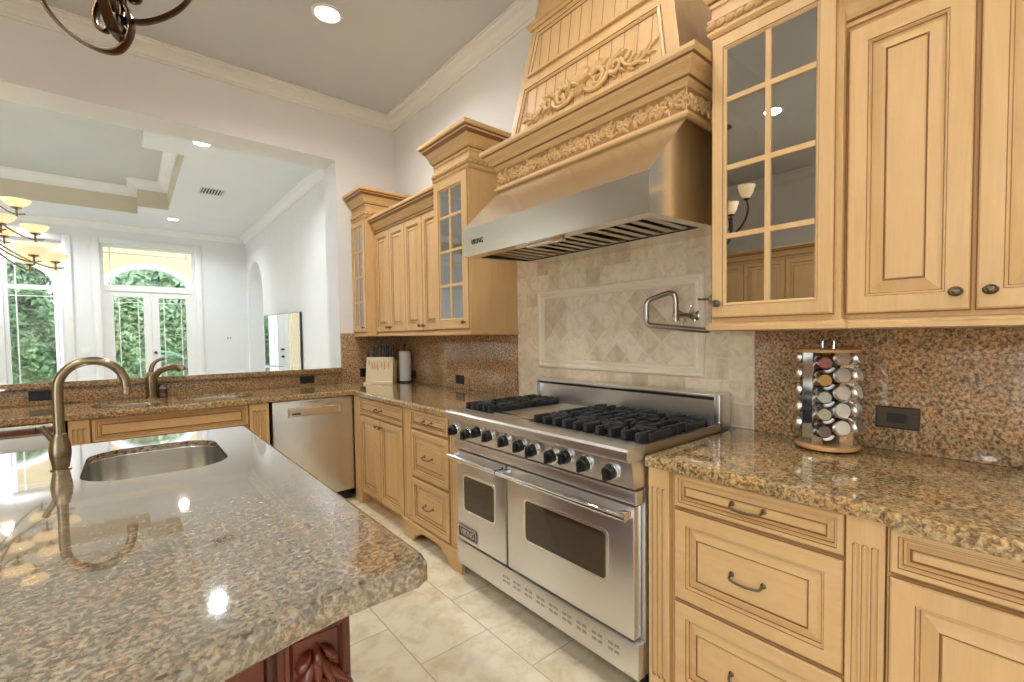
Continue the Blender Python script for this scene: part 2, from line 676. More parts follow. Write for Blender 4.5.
M['lampglass'] = pbr('alabaster_glass', (.95, .80, .55), .35, emit=(1.0, .74, .40), es=.42)[0]
M['lamp'] = pbr('can_lamp', (1, 1, 1), .5, emit=(1.0, .90, .74), es=16)[0]
M['leaf'] = None


def leafmat(name, cols, tr=.25):
    mt, nt, b = pbr(name, cols[1], .6, spec=.2)
    f = noise(nt, position(nt), 4.5, 3, .6)
    r = ramp(nt, [(.32, cols[0]), (.52, cols[1]), (.7, cols[2])])
    nt.links.new(f, r.inputs[0])
    nt.links.new(r.outputs[0], b.inputs['Base Color'])
    return mt


M['leaf'] = leafmat('hedge_leaf', [(.09, .17, .09), (.19, .32, .14), (.42, .54, .27)])
M['leaf2'] = leafmat('palm_leaf', [(.14, .24, .15), (.26, .37, .22), (.44, .52, .32)])
M['bark'] = plain('palm_bark', (.24, .23, .22), .9, .2)
M['loggia'] = plain('loggia_stucco', (.50, .385, .215), .8, .03)
M['patio'] = plain('patio_paving', (.62, .57, .48), .7, .06)
M['lawn'] = plain('lawn_green', (.16, .30, .07), .9, .25)
M['vent'] = pbr('vent_metal', (.62, .62, .60), .5)[0]

W_ = [M['maple'], M['glaze']]


# ---------------------------------------------------------------- setting
def struct(name, mb, mats, label, smooth=0):
    o = mb.build(name, mats, None, smooth=smooth)
    o['kind'] = 'structure'
    o['label'] = label
    return o


CZ = 3.52
struct('floor', MB().box((-7.2, -7.7, -.12), (.3, 7.7, 0)), M['floor'], 'cream marble tile floor laid square to the cabinets')
struct('wall_right', MB().box((0, -7.7, 0), (.15, 0.34, CZ)), M['wall'], 'cream wall behind the range and the upper cabinets')
b = MB().box((-5.5, 0, 0), (-.572, .012, .905)).box((-.572, 0, 0), (0, .012, CZ)).box((-5.5, 0, 3.002), (-.572, .012, CZ)).box((-5.5, 0, .905), (-4.4, .012, 3.002)).box((-4.4, 0, .905), (-.572, .012, 1.02))
for q0, q1 in (((-5.5, .012, 0), (-.572, .34, 1.02)), ((-.572, .012, 0), (0, .34, CZ)), ((-5.5, .012, 3.002), (-.572, .34, CZ)), ((-5.5, .012, 1.02), (-4.4, .34, 3.002))):
    b.box(q0, q1, 1)
struct('wall_back', b, [M['wall'], M['wall_w']], 'cream wall around the wide opening, white on the reveals and the living room side')
b = MB().box((-5.65, -7.7, 0), (-5.5, -7.1, CZ)).box((-5.65, -7.1, 2.75), (-5.5, -4.4, CZ)).box((-5.65, -4.4, 0), (-5.5, .34, CZ)).box((-5.65, -7.1, 0), (-5.5, -4.4, .12))
struct('wall_left', b, M['wall'], 'cream side wall behind the camera with a wide opening added for daylight')
struct('wall_front', MB().box((-5.65, -7.7, 0), (.15, -7.55, CZ)), M['wall'], 'cream wall behind the camera')
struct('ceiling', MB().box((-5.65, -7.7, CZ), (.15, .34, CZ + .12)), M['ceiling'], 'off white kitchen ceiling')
# living room
LX, LY = -.1, 7.4
b = MB()
bm_holes = [(5.80, 7.22, 2.2)]
yc, r_, zs = 6.51, .71, 2.22
b.box((LX, .34, 0), (LX + .3, yc - r_, CZ)).box((LX, yc + r_, 0), (LX + .3, LY + .3, CZ))
n = 20
arc = [(yc + r_ * math.cos(PI * k / n), zs + r_ * math.sin(PI * k / n)) for k in range(n + 1)]
for k in range(n):
    (ya, za), (yb, zb) = arc[k], arc[k + 1]
    vs = [(x, y, z) for x in (LX, LX + .3) for y, z in ((ya, za), (yb, zb), (yb, CZ), (ya, CZ))]
    b.add(vs, [(0, 1, 2, 3), (7, 6, 5, 4), (0, 4, 5, 1), (1, 5, 6, 2), (2, 6, 7, 3), (3, 7, 4, 0)])
b.box((LX + .3, 5.4, 0), (LX + .4, LY, CZ))
struct('wall_living_right', b, M['wall_w'], 'white living room wall with an arched niche')
WX0, WX1, WZ0, WZ1 = -3.62, -2.90, .35, 3.14
DX0, DX1, DZ1 = -2.42, -1.0, 3.16
b = MB()
for x0, x1, z0, z1 in ((-7.2, WX0, 0, CZ), (WX0, WX1, 0, WZ0), (WX0, WX1, WZ1, CZ), (WX1, DX0, 0, CZ), (DX0, DX1, DZ1, CZ), (DX1, LX, 0, CZ)):
    b.box((x0, LY, z0), (x1, LY + .2, z1))
struct('wall_living_back', b, M['wall_w'], 'white living room wall with the garden window and doors')
struct('wall_living_left', MB().box((-7.2, .34, 0), (-7.05, LY + .2, CZ)), M['wall_w'], 'white living room wall far left')
# living ceiling with notched tray
tr = [(-1.50, 2.42), (-1.50, 5.5), (-1.88, 5.5), (-1.88, 6.1), (-5.4, 6.1), (-5.4, 5.5), (-5.8, 5.5), (-5.8, 2.42), (-5.4, 2.42), (-5.4, 1.5), (-1.88, 1.5), (-1.88, 2.42)]
b = MB()
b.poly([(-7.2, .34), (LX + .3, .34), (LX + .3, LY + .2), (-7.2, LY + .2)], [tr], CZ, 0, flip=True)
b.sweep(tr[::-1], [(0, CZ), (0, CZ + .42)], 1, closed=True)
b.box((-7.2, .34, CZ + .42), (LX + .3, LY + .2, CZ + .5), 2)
struct('ceiling_living', b, [M['ceil_w'], M['tray'], M['ceiling']], 'white living room ceiling with a notched tray recess')
crown = [(0, 0), (.0, -.105), (.016, -.105), (.02, -.092), (.03, -.088), (.042, -.062), (.07, -.036), (.098, -.026), (.104, -.014), (.118, -.012), (.118, 0)]
k_ = 1


def trim(path, prof, mat, label, closed=False):
    global k_
    o = struct('trim_%d' % k_, MB().sweep(path, prof, closed=closed), mat, label, smooth=30)
    k_ += 1
    return o


cr = [(o_, CZ + z * 1.0) for o_, z in crown]
trim([(-5.5, -7.55), (-5.5, 0), (0, 0), (0, -7.55)], cr, M['trim'], 'cream crown moulding under the kitchen ceiling')
trim([(-7.05, LY), (LX, LY), (LX, .34)], cr, M['trim_w'], 'white crown moulding in the living room')
cr2 = [(o_ * 1.1, CZ + .42 + z * 1.35) for o_, z in crown]
trim(tr[::-1], cr2, M['trim_w'], 'white crown moulding inside the tray recess', closed=True)


def casing(x0, x1, z0, z1, wd=.1, label=''):
    global k_
    b = MB()
    for a, c, e, f in ((x0 - wd, x0, z0, z1 + wd), (x1, x1 + wd, z0, z1 + wd), (x0, x1, z1, z1 + wd)):
        b.bbox((a, LY - .028, e), (c, LY, f), .008)
    o = struct('trim_%d' % k_, b, M['trim_w'], label, smooth=30)
    k_ += 1


casing(WX0, WX1, 0, WZ1, .11, 'white casing around the tall window')
casing(DX0, DX1, 0, DZ1, .11, 'white casing around the garden doors')


def struct_empty(name, label, loc):
    o = bpy.data.objects.new(name, None)
    o.location = loc
    COL.objects.link(o)
    WL[o.name] = Vector(loc)
    o['kind'] = 'structure'
    o['label'] = label
    return o


def ring(b, x0, x1, z0, z1, wd, y0, y1):
    b.box((x0, y0, z0), (x0 + wd, y1, z1)).box((x1 - wd, y0, z0), (x1, y1, z1)).box((x0 + wd, y0, z0), (x1 - wd, y1, z0 + wd)).box((x0 + wd, y0, z1 - wd), (x1 - wd, y1, z1))


yA, yB = LY + .06, LY + .12
win = struct_empty('window_1', 'tall white framed window left of the garden doors', ((WX0 + WX1) / 2, yA, WZ0))
b = MB()
ring(b, WX0, WX1, WZ0, WZ1, .045, yA, yB)
b.box((WX0 + .045, yA, 2.25), (WX1 - .045, yB, 2.33))
b.build('window_frame', M['trim_w'], win, smooth=0)
for z0, z1, nm in ((WZ0 + .045, 2.25, 'lower_pane'), (2.33, WZ1 - .045, 'transom_pane')):
    g = MB().box((WX0 + .045, yA + .028, z0), (WX1 - .045, yA + .032, z1)).build('pane', M['win_glass'], win, smooth=0)
    b = MB()
    for x in (WX0 + .13, WX1 - .10):
        b.box((x, yA + .02, z0), (x + .016, yA + .04, z1))
    for z in ([z1 - .12, z0 + .12] if nm == 'lower_pane' else [z1 - .10]):
        b.box((WX0 + .045, yA + .021, z), (WX1 - .045, yA + .039, z + .016))
    b.build('muntins', M['trim_w'], g, smooth=0)
dr = struct_empty('door_1', 'white french doors to the garden under an arched view transom', ((DX0 + DX1) / 2, yA, 0))
b = MB()
ring(b, DX0, DX1, 0, DZ1, .05, yA - .02, yB + .02)
b.box((DX0 + .05, yA - .02, 2.28), (DX1 - .05, yB + .02, 2.40))
b.build('door_frame', M['trim_w'], dr, smooth=0)
g = MB().box((DX0 + .05, yA + .028, 2.40), (DX1 - .05, yA + .032, DZ1 - .05)).build('pane', M['win_glass'], dr, smooth=0)
b = MB()
for x in (DX0 + .13, DX1 - .15):
    b.box((x, yA + .02, 2.4), (x + .016, yA + .04, DZ1 - .05))
b.box((DX0 + .05, yA + .021, DZ1 - .16), (DX1 - .05, yA + .039, DZ1 - .144))
b.build('muntins', M['trim_w'], g, smooth=0)
xm = (DX0 + DX1) / 2 + .0
for x0, x1 in ((DX0 + .05, xm - .002), (xm + .002, DX1 - .05)):
    b = MB()
    st = .115
    z0, z1 = .02, 2.275
    b.box((x0, yA, z0), (x0 + st, yB, z1)).box((x1 - st, yA, z0), (x1, yB, z1)).box((x0 + st, yA, z0), (x1 - st, yB, z0 + .25)).box((x0 + st, yA, z1 - .1), (x1 - st, yB, z1))
    lf = b.build('door_leaf', M['trim_w'], dr, smooth=0)
    MB().box((x0 + st, yA + .028, z0 + .25), (x1 - st, yA + .032, z1 - .1)).build('pane', M['win_glass'], lf, smooth=0)
    b = MB()
    for x in (x0 + st + .07, x1 - st - .085):
        b.box((x, yA + .018, z0 + .25), (x + .015, yA + .042, z1 - .1))
    for z in (z1 - .21, z0 + .36):
        b.box((x0 + st, yA + .019, z), (x1 - st, yA + .041, z + .015))
    b.build('muntins', M['trim_w'], lf, smooth=0)
    if x0 < xm - .3:
        for z in (1.09, .92):
            MB().lathe([(.0, 0), (.028, 0), (.028, .008), (.012, .012), (.012, .035), (.026, .045), (.026, .06), (0, .068)], (x1 + .045, yA, z), (0, -1, 0), 14).build('door_knob' if z < 1 else 'deadbolt', M['black'], lf)
# unseen glazing added on the far left to bring daylight into the kitchen
wn2 = struct_empty('window_added', 'added unseen glazing on the camera side that lets daylight in', (-5.58, -5.75, .12))
b = MB()
for y in (-7.1, -6.22, -5.34, -4.46):
    b.box((-5.62, y, .12), (-5.55, y + .06, 2.75))
b.box((-5.62, -7.1, 2.68), (-5.55, -4.4, 2.75)).box((-5.62, -7.1, .12), (-5.55, -4.4, .2))
b.build('window_frame', M['trim_w'], wn2, smooth=0)

# ---------------------------------------------------------------- outside
b = MB().box((-30, LY + .2, -.14), (20, 40, -.1), 0)
o = b.build('garden_lawn', M['lawn'], None, smooth=0)
o['kind'] = 'structure'
o['label'] = 'green lawn beyond the patio'
o = MB().box((-12, LY + .21, -.099), (8, 10.6, -.02)).build('patio_ground', M['patio'], None, smooth=0)
o['kind'] = 'structure'
o['label'] = 'pale paving of the loggia outside the doors'
t = thing('loggia_wall', 'cream stucco loggia with white trimmed arches outside the doors', 'arcade', (-2.8, 9.8, -.02))
t['kind'] = 'structure'
b = MB()
tb = MB()
Y0, Y1 = 9.8, 10.1
arcs = [(-6.25, .86), (-3.96, .86), (-1.67, .86), (.62, .86)]
zs_, rise = 2.5, .62
edges = [-9.0]
for cx, hw in arcs:
    b.box((edges[-1], Y0, -.02), (cx - hw, Y1, 4.3))
    n = 24
    A = [(cx + hw * math.cos(PI * k / n), zs_ + rise * math.sin(PI * k / n)) for k in range(n + 1)]
    for k in range(n):
        (xa, za), (xb, zb) = A[k], A[k + 1]
        vs = [(x, y, z) for y in (Y0, Y1) for x, z in ((xa, za), (xb, zb), (xb, 4.3), (xa, 4.3))]
        b.add(vs, [(0, 1, 2, 3), (7, 6, 5, 4), (0, 4, 5, 1)])
    # trim band
    pr_ = [(cx + hw, -.02)] + A + [(cx - hw, -.02)]
    for k in range(len(pr_) - 1):
        (xa, za), (xb, zb) = pr_[k], pr_[k + 1]
        def ins(x, z):
            if z < zs_:
                return (cx + (x - cx) * (hw - .12) / hw, z)
            return (cx + (x - cx) * (hw - .12) / hw, zs_ + (z - zs_) * (rise - .10) / rise)
        (xc, zc), (xd, zd) = ins(xb, zb), ins(xa, za)
        vs = [(x, y, z) for y in (Y0 - .04, Y1 + .0) for x, z in ((xa, za), (xb, zb), (xc, zc), (xd, zd))]
        tb.add(vs, [(0, 1, 2, 3), (7, 6, 5, 4), (0, 4, 5, 1), (2, 6, 7, 3)])
    edges.append(cx + hw)
b.box((edges[-1], Y0, -.02), (4, Y1, 4.3))
b.build('arcade_wall', M['loggia'], t, smooth=0)
tb.build('arch_trim', M['trim_w'], t, smooth=0)


def bush(name, label, cat, c, rad, n, mat, size=.16, group=None):
    rnd = random.Random(int(abs(c[0] * 131 + c[1] * 17) * 10))
    b = MB()
    c = Vector(c)
    for i in range(n):
        d = Vector((rnd.gauss(0, 1), rnd.gauss(0, 1), rnd.gauss(0, 1))).normalized()
        if d.y > .35:
            d.y = -d.y
        rr = .72 + .28 * rnd.random() + .10 * math.sin(d.x * 9 + d.z * 7)
        p_ = c + Vector((d.x * rad[0], d.y * rad[1], d.z * rad[2])) * rr
        if p_.z < 0:
            p_.z = rnd.random() * .3
        s_ = size * (.6 + .8 * rnd.random())
        a = (d + Vector((rnd.uniform(-.8, .8), rnd.uniform(-.8, .8), rnd.uniform(-.2, 1.0)))).normalized()
        q = a.cross(Vector((rnd.uniform(-1, 1), rnd.uniform(-1, 1), rnd.uniform(-1, 1)))).normalized()
        e = a.cross(q)
        b.add([p_ - q * s_, p_ + e * s_ * .45 + a * s_ * .12, p_ + q * s_, p_ - e * s_ * .45 + a * s_ * .12], [(0, 1, 2, 3)])
    # dense core
    bm = bmesh.new()
    bmesh.ops.create_icosphere(bm, subdivisions=3, radius=1)
    for v in bm.verts:
        v.co = Vector((c.x + v.co.x * rad[0] * .72, c.y + v.co.y * rad[1] * .72, max(0, c.z + v.co.z * rad[2] * .72)))
    b.frombm(bm)
    o = b.build(name, mat, None, smooth=0)
    return tag(o, label, cat, group)


SG = 'shrubs beyond the loggia'
bush('garden_shrub', 'rounded green shrub filling the tall living room window', 'shrub', (-4.0, 14.0, 1.0), (.85, 1.2, 1.85), 7500, M['leaf'], .095, SG)
bush('garden_shrub', 'green shrub seen through the left leaf of the garden doors', 'shrub', (-2.02, 14.0, .9), (.68, 1.2, 1.85), 7000, M['leaf'], .095, SG)
bush('garden_shrub', 'green shrub seen through the right leaf of the garden doors', 'shrub', (-.30, 14.2, .9), (.62, 1.2, 1.75), 7000, M['leaf'], .095, SG)
bush('garden_shrub', 'green shrub at the left edge of the window view', 'shrub', (-6.3, 14.0, 1.2), (.9, 1.2, 2.0), 4200, M['leaf'], .14, SG)
bush('garden_shrub', 'farther shrub in the gap behind the meeting stiles of the garden doors', 'shrub', (-1.15, 16.6, .9), (.62, .8, 1.5), 4200, M['leaf'], .14, SG)


def palm(base, h, label, nf=13, seed=1, L=1.6):
    rnd = random.Random(seed)
    t = thing('palm_tree', label, 'palm', base, 'palms in the garden')
    B = Vector(base)
    pts = [B + Vector((.06 * math.sin(k), .04 * k / 8, h * k / 8)) for k in range(9)]
    MB().tube(pts, [.11 - .004 * k for k in range(9)], 10).build('trunk', M['bark'], t)
    b = MB()
    top = pts[-1]
    for i in range(nf):
        a = 2 * PI * i / nf + rnd.uniform(-.2, .2)
        el = rnd.uniform(.1, 1.1)
        d = Vector((math.cos(a), math.sin(a), 0))
        prev = top
        for k in range(1, 12):
            tt = k / 11
            q = top + d * (L * tt) + Vector((0, 0, L * (math.sin(el) * tt - .75 * tt * tt)))
            side = d.cross(Vector((0, 0, 1)))
            ln = .42 * math.sin(PI * min(1, tt * .9 + .1))
            for sg in (-1, 1):
                for j in range(2):
                    o_ = prev + (q - prev) * (j * .5)
                    tip = o_ + side * sg * ln + d * .12 + Vector((0, 0, -.22 * ln))
                    b.add([o_, o_ + d * .05, tip], [(0, 1, 2)])
            prev = q
    b.build('fronds', M['leaf2'], t, smooth=0)
    return t


palm((-4.42, 12.2, -.1), 4.0, 'palm with a pale straight trunk left in the tall window', 13, 3, 1.3)
palm((-.95, 11.5, -.1), .9, 'short palm with bright fronds beyond the right door leaf', 15, 5, 1.1)
palm((-2.9, 16.9, -.1), 4.3, 'tall palm whose fronds fill the arch above the doors', 14, 9, 2.0)


t = thing('garden_tree', 'broad leafy tree crown in the arch above the garden doors', 'tree', (-.6, 21, -.1))
MB().tube([(-.6, 21, -.1), (-.5, 21, 1.0), (-.62, 21.05, 2.2)], [.22, .17, .14], 10).build('trunk', M['bark'], t)
_c = bush('crown', '', '', (-.6, 21, 3.6), (3.4, 1.8, 2.0), 5200, M['leaf2'], .24)
for _k in ('label', 'category'):
    del _c[_k]
_c.parent = t
_c.location -= t.location
t2 = thing('garden_tree', 'leafy tree crown above the shrub in the tall window', 'tree', (-6.3, 20.4, -.1))
MB().tube([(-6.3, 20.4, -.1), (-6.2, 20.4, 1.0), (-6.3, 20.45, 2.6)], [.22, .17, .14], 10).build('trunk', M['bark'], t2)
_c = bush('crown', '', '', (-6.3, 20.4, 4.2), (2.4, 1.3, 2.2), 4200, M['leaf2'], .2)
for _k in ('label', 'category'):
    del _c[_k]
_c.parent = t2
_c.location -= t2.location

# ---------------------------------------------------------------- counters
def rounded_top(b, outline, holes, z0, z1, r=.012, mi=0, lip=.022):
    """slab with a rounded upper edge; outline counter-clockwise; holes = (x0, y0, x1, y1, r), undercut below a thin lip"""
    P = [(o_, z) for o_, z in ((-.002, z0), (0, z0 + .003), (0, z1 - r), (-r * .3, z1 - r * .3), (-r, z1))]
    b.sweep(outline, P, mi, closed=True)

    def inset(d):
        res = []
        N_ = len(outline)
        for i in range(N_):
            p0, p1, p2_ = Vector(outline[i - 1]), Vector(outline[i]), Vector(outline[(i + 1) % N_])
            d1, d2 = (p1 - p0).normalized(), (p2_ - p1).normalized()
            n1, n2 = Vector((d1.y, -d1.x)), Vector((d2.y, -d2.x))
            mm = (n1 + n2).normalized()
            q = p1 - mm / max(.2, mm.dot(n1)) * d
            res.append((q.x, q.y))
        return res
    sm = [rrect(*h) for h in holes]
    bg_ = [rrect(h[0] - .016, h[1] - .016, h[2] + .016, h[3] + .016, h[4] + .016) for h in holes]
    b.poly(inset(r), sm, z1, mi)
    b.poly(inset(.002), bg_, z0, mi, flip=True)
    for h, g in zip(sm, bg_):
        k = len(h)
        v = [(x, y, z1) for x, y in h] + [(x, y, z1 - lip) for x, y in h] + [(x, y, z1 - lip) for x, y in g] + [(x, y, z0) for x, y in g]
        b.add(v, [(j * k + i, j * k + (i + 1) % k, (j + 1) * k + (i + 1) % k, (j + 1) * k + i) for j in range(3) for i in range(k)], mi)
    return b


CT, CB = .914, .874
# sink openings
h_left = (-2.245, -.575, -1.875, -.15, .13)
h_right = (-1.815, -.60, -1.37, -.14, .13)
bow = [(-3.6, -.70), (-2.36, -.70)] + [(-2.36 + 1.06 * k / 12, -.70 - .035 * math.sin(PI * k / 12)) for k in range(1, 12)] + [(-1.30, -.70)]
out = bow + [(-.718, -.70), (-.718, -2.335), (-.003, -2.335), (-.003, -.035), (-3.6, -.035)]
b = rounded_top(MB(), out, [h_left, h_right], CT - .04, CT)
tag(b.build('countertop', M['granite_c'], None, smooth=30), 'polished brown granite worktop turning the corner from the sink to the range', 'worktop')
out = [(-.712, -3.576), (-.712, -4.272), (-.745, -4.292), (-.745, -5.2), (-.003, -5.2), (-.003, -3.576)]
b = rounded_top(MB(), out[::1], [], CT - .04, CT, .014)
tag(b.build('countertop', M['granite_c'], None, smooth=30), 'polished brown granite worktop right of the range under the spice rack', 'worktop')
# island
isl = [(-3.3, -1.875), (-3.3, -3.86), (-2.9, -3.89), (-2.55, -3.89), (-2.3, -3.868), (-2.12, -3.83), (-1.98, -3.79), (-1.88, -3.765), (-1.80, -3.752), (-1.665, -3.752), (-1.642, -3.738), (-1.636, -3.71), (-1.642, -1.905), (-1.655, -1.88), (-1.685, -1.872)]
h_isl = (-2.185, -2.65, -1.803, -2.105, .125)
b = rounded_top(MB(), isl, [h_isl], .866, CT, .014)
tag(b.build('island_worktop', M['granite'], None, smooth=30), 'polished granite island top in the foreground with a round cornered sink opening', 'worktop')
t = thing('kitchen_island', 'dark cherry wood island base under the granite island top', 'island', (-2.5, -2.8, 0))
b = MB()
x0, x1, y0, y1 = -3.2, -1.755, -3.61, -1.98
b.box((x0, y0, .0), (x1, y0 + .02, .8645)).box((x0, y1 - .02, 0), (x1, y1, .8645)).box((x0, y0 + .02, 0), (x0 + .02, y1 - .02, .8645)).box((x1 - .02, y0 + .02, 0), (x1, y1 - .02, .8645)).box((x0, y0, 0), (x1, y1, .02))
b.sweep([(x0, y0), (x1, y0), (x1, y1), (x0, y1)], [(0, .825), (.012, .828), (.02, .845), (.03, .8645), (0, .8645)], closed=True)
b.sweep([(x0, y0), (x1, y0), (x1, y1), (x0, y1)], [(0, 0), (.014, 0), (.014, .09), (.006, .105), (0, .105)], closed=True)
b.build('carcass', [M['cherry']], t, smooth=30)


def dome(b, F, u, v, a, c, h, rot=0, n0=0.0, tip=.0, mi=0, seg=10, rings=3):
    co, si = math.cos(rot), math.sin(rot)
    vs = []
    for j in range(rings + 1):
        ph = j / rings * PI / 2
        for k in range(seg):
            t_ = 2 * PI * k / seg
            x, y = math.cos(t_) * math.cos(ph), math.sin(t_) * math.cos(ph)
            if tip and x > 0:
                y *= (1 - tip * x)
            x *= a
            y *= c
            vs.append(F(u + x * co - y * si, v + x * si + y * co, n0 + h * math.sin(ph)))
    fs = [(j * seg + k, j * seg + (k + 1) % seg, (j + 1) * seg + (k + 1) % seg, (j + 1) * seg + k) for j in range(rings) for k in range(seg)]
    b.add(vs, fs, mi)


def scroll(F, u, v, r0, r1, turns, a0, sgn=1, n=.012, k=26):
    return [F(u + (r0 + (r1 - r0) * i / k) * math.cos(a0 + sgn * turns * 2 * PI * i / k), v + (r0 + (r1 - r0) * i / k) * math.sin(a0 + sgn * turns * 2 * PI * i / k), n) for i in range(k + 1)]


# near face of the island: corner pilaster with carved corbel, panels to its left
Fi = FY(x0, y0, 0)
Wd = x1 - x0
CH = [M['cherry'], M['cherry_glaze']]
b = MB()
boxF(b, Fi, Wd - .125, Wd, .105, .822, 0, .022)
pil = b.build('corner_post', M['cherry'], t, smooth=0)
b = MB()
Fc = Fi.at(Wd - .0625, .64, .0225)
loops(b, Fc.at(-.052, -.50), .104, .66, [(0, 0, 0), (0, .008, 0), (.006, .010, 0), (.010, .006, 1), (.014, .002, 0)])
for k in range(5):
    a = -PI / 2 + (k - 2) * .36
    dome(b, Fc, .017 * (k - 2), .085 - abs(k - 2) * .012, .050, .012, .020 - .003 * abs(k - 2), a, .002, .6)
for k in range(3):
    dome(b, Fc, (k - 1) * .022, .108, .022, .011, .022, PI / 2 + (k - 1) * .6, .002, .3)
for k in range(5):
    a = -PI / 2 + (k - 2) * .5
    dome(b, Fc, .012 * (k - 2), .005 - abs(k - 2) * .006, .036, .010, .016, a, .002, .6)
dome(b, Fc, 0, .06, .013, .013, .026, 0, .002)
b.build('carved_corbel', CH, pil, smooth=60)
for u0, u1 in ((Wd - .60, Wd - .14), (Wd - 1.08, Wd - .62)):
    b = MB()
    raised(b, Fi.at(u0, .125), u1 - u0, .68, .06, .02)
    b.build('end_panel', CH, t, smooth=0)
Fr_ = Fr((x1, y0, 0), (0, 1, 0), (0, 0, 1), (1, 0, 0))
for k in range(3):
    b = MB()
    raised(b, Fr_.at(.06 + .53 * k, .125), .50, .68, .06, .02)
    b.build('side_panel', CH, t, smooth=0)


def sink(name, label, x0, y0, x1, y1, r, dep, z):
    t = thing(name, label, 'sink', ((x0 + x1) / 2, (y0 + y1) / 2, z - dep))
    b = MB()
    L_ = []
    for o_, zz in ((.013, z), (.003, z), (.001, z - .004), (-.005, z - dep + .05), (-.022, z - dep + .015), (-.05, z - dep)):
        L_.append([(x, y, zz) for x, y in rrect(x0 - o_, y0 - o_, x1 + o_, y1 + o_, r + o_)])
    K = len(L_[0])
    for i in range(len(L_) - 1):
        b.add(L_[i] + L_[i + 1], [(k, (k + 1) % K, K + (k + 1) % K, K + k) for k in range(K)])
    b.add(L_[-1], [tuple(range(K))])
    b.build('basin', M['steel_h'], t, smooth=50)
    MB().lathe([(0, .002), (.03, .002), (.036, .006), (.042, .004), (.042, 0)][::-1], ((x0 + x1) / 2, (y0 + y1) / 2, z - dep + .001), n=20).build('drain', M['chrome'], t)
    return t


sink('prep_sink', 'stainless bar sink set in the granite island beside the tall faucet', *h_isl, .19, CT - .0225)
sink('kitchen_sink', 'left stainless basin of the double sink under the bar ledge', *h_left, .19, CT - .0225)
sink('kitchen_sink', 'right stainless basin of the double sink under the bar ledge', *h_right, .19, CT - .0225)

# granite ledge and splashbacks
b = rounded_top(MB(), [(-4.39, -.075), (-.573, -.075), (-.573, .339), (-.70, .341), (-.70, .52), (-4.39, .52)], [], 1.0225, 1.064, .012)
tag(b.build('bar_ledge', M['granite_l'], None, smooth=30), 'raised granite bar ledge spanning the opening to the living room', 'ledge')


def splash(bx, label):
    b = MB()
    b.bbox(*bx, .002)
    o = tag(b.build('granite_splashback', M['granite_b'], None, smooth=30), label, 'splashback')
    return o


splash(((-4.38, -.032, CT + .0005), (-.5725, -.0005, 1.022)), 'low granite strip behind the double sink under the bar ledge')
splash(((-.5720, -.032, CT + .0005), (-.0325, -.0005, 1.3835)), 'granite splashback in the corner behind the knife block')
splash(((-.032, -2.002, CT + .0005), (-.0005, -.0005, 1.3835)), 'granite splashback left of the range, behind the paper towel roll')
splash(((-.032, -5.2, CT + .0005), (-.0005, -3.664, 1.3495)), 'granite splashback right of the range, behind the spice rack')
# tile field with framed diamond panel
t = thing('tile_backsplash', 'travertine tile backsplash behind the range with a framed diamond panel', 'backsplash', (-.01, -2.83, .88))
b = MB().box((-.0195, -3.663, .9155), (-.0005, -2.003, 1.93))
b.build('tile_field', M['tile'], t, smooth=0)
F = FX(-.0196, -2.235, 1.133)
w_, h_ = 1.19, .498
b = MB()
loops(b, F, w_, h_, [(0, 0, 0), (0, .010, 0), (.006, .018, 0), (.018, .020, 0), (.026, .012, 0), (.032, .012, 0), (.038, .017, 0), (.046, .017, 0), (.054, .006, 0), (.054, .001, 0)], close=False, back=False)
b.build('panel_frame', M['frame_stone'], t, smooth=40)
b = MB()
boxF(b, F, .0545, w_ - .0545, .0545, h_ - .0545, .0005, .004)
b.build('diamond_panel', M['diamond'], t, smooth=0)


# ---------------------------------------------------------------- cabinet pieces
def bail(F, parent, hw=.048, name='pull'):
    b = MB()
    pts = spline([F(-hw, .004, 0), F(-hw, .003, .012), F(-hw * .9, -.002, .024), F(-hw * .5, -.005, .027), F(0, -.006, .028), F(hw * .5, -.005, .027), F(hw * .9, -.002, .024), F(hw, .003, .012), F(hw, .004, 0)], 4)
    b.tube(pts, .0042, 8)
    for s_ in (-1, 1):
        b.lathe([(.0, 0), (.009, 0), (.008, .003), (.004, .005), (0, .005)][1:], F(s_ * hw, .004, 0), F.N, 10)
    return b.build(name, M['pull'], parent)


def knob(F, parent, s_=1.0):
    b = MB()
    pr_ = [(.008, 0), (.006, .006), (.006, .014), (.013, .017), (.017, .021), (.017, .024), (.0145, .0255), (.0135, .0245), (.0115, .027), (.0095, .0262), (.006, .0285), (0, .029)]
    b.lathe([(r * s_, h * s_) for r, h in pr_], F(0, 0), F.N, 18, xr=F.U, sq=.8)
    return b.build('knob', M['pull'], parent)


def drawer(parent, F, w, h, pull=True, rail=.055, bev=.03):
    if h < .16:
        rail, bev = .026, .015
    b = MB()
    raised(b, F, w, h, rail, .022, bev)
    d = b.build('drawer', [M['maple_h'], M['glaze']], parent, smooth=0)
    if pull:
        bail(F.at(w / 2, h / 2, .0215), d)
    return d


def door(parent, F, w, h, kn=None, rail=.06, bev=.036):
    b = MB()
    raised(b, F, w, h, rail, .022, bev)
    d = b.build('door', W_, parent, smooth=0)
    if kn:
        knob(F.at(kn[0], kn[1], .0215), d)
    return d


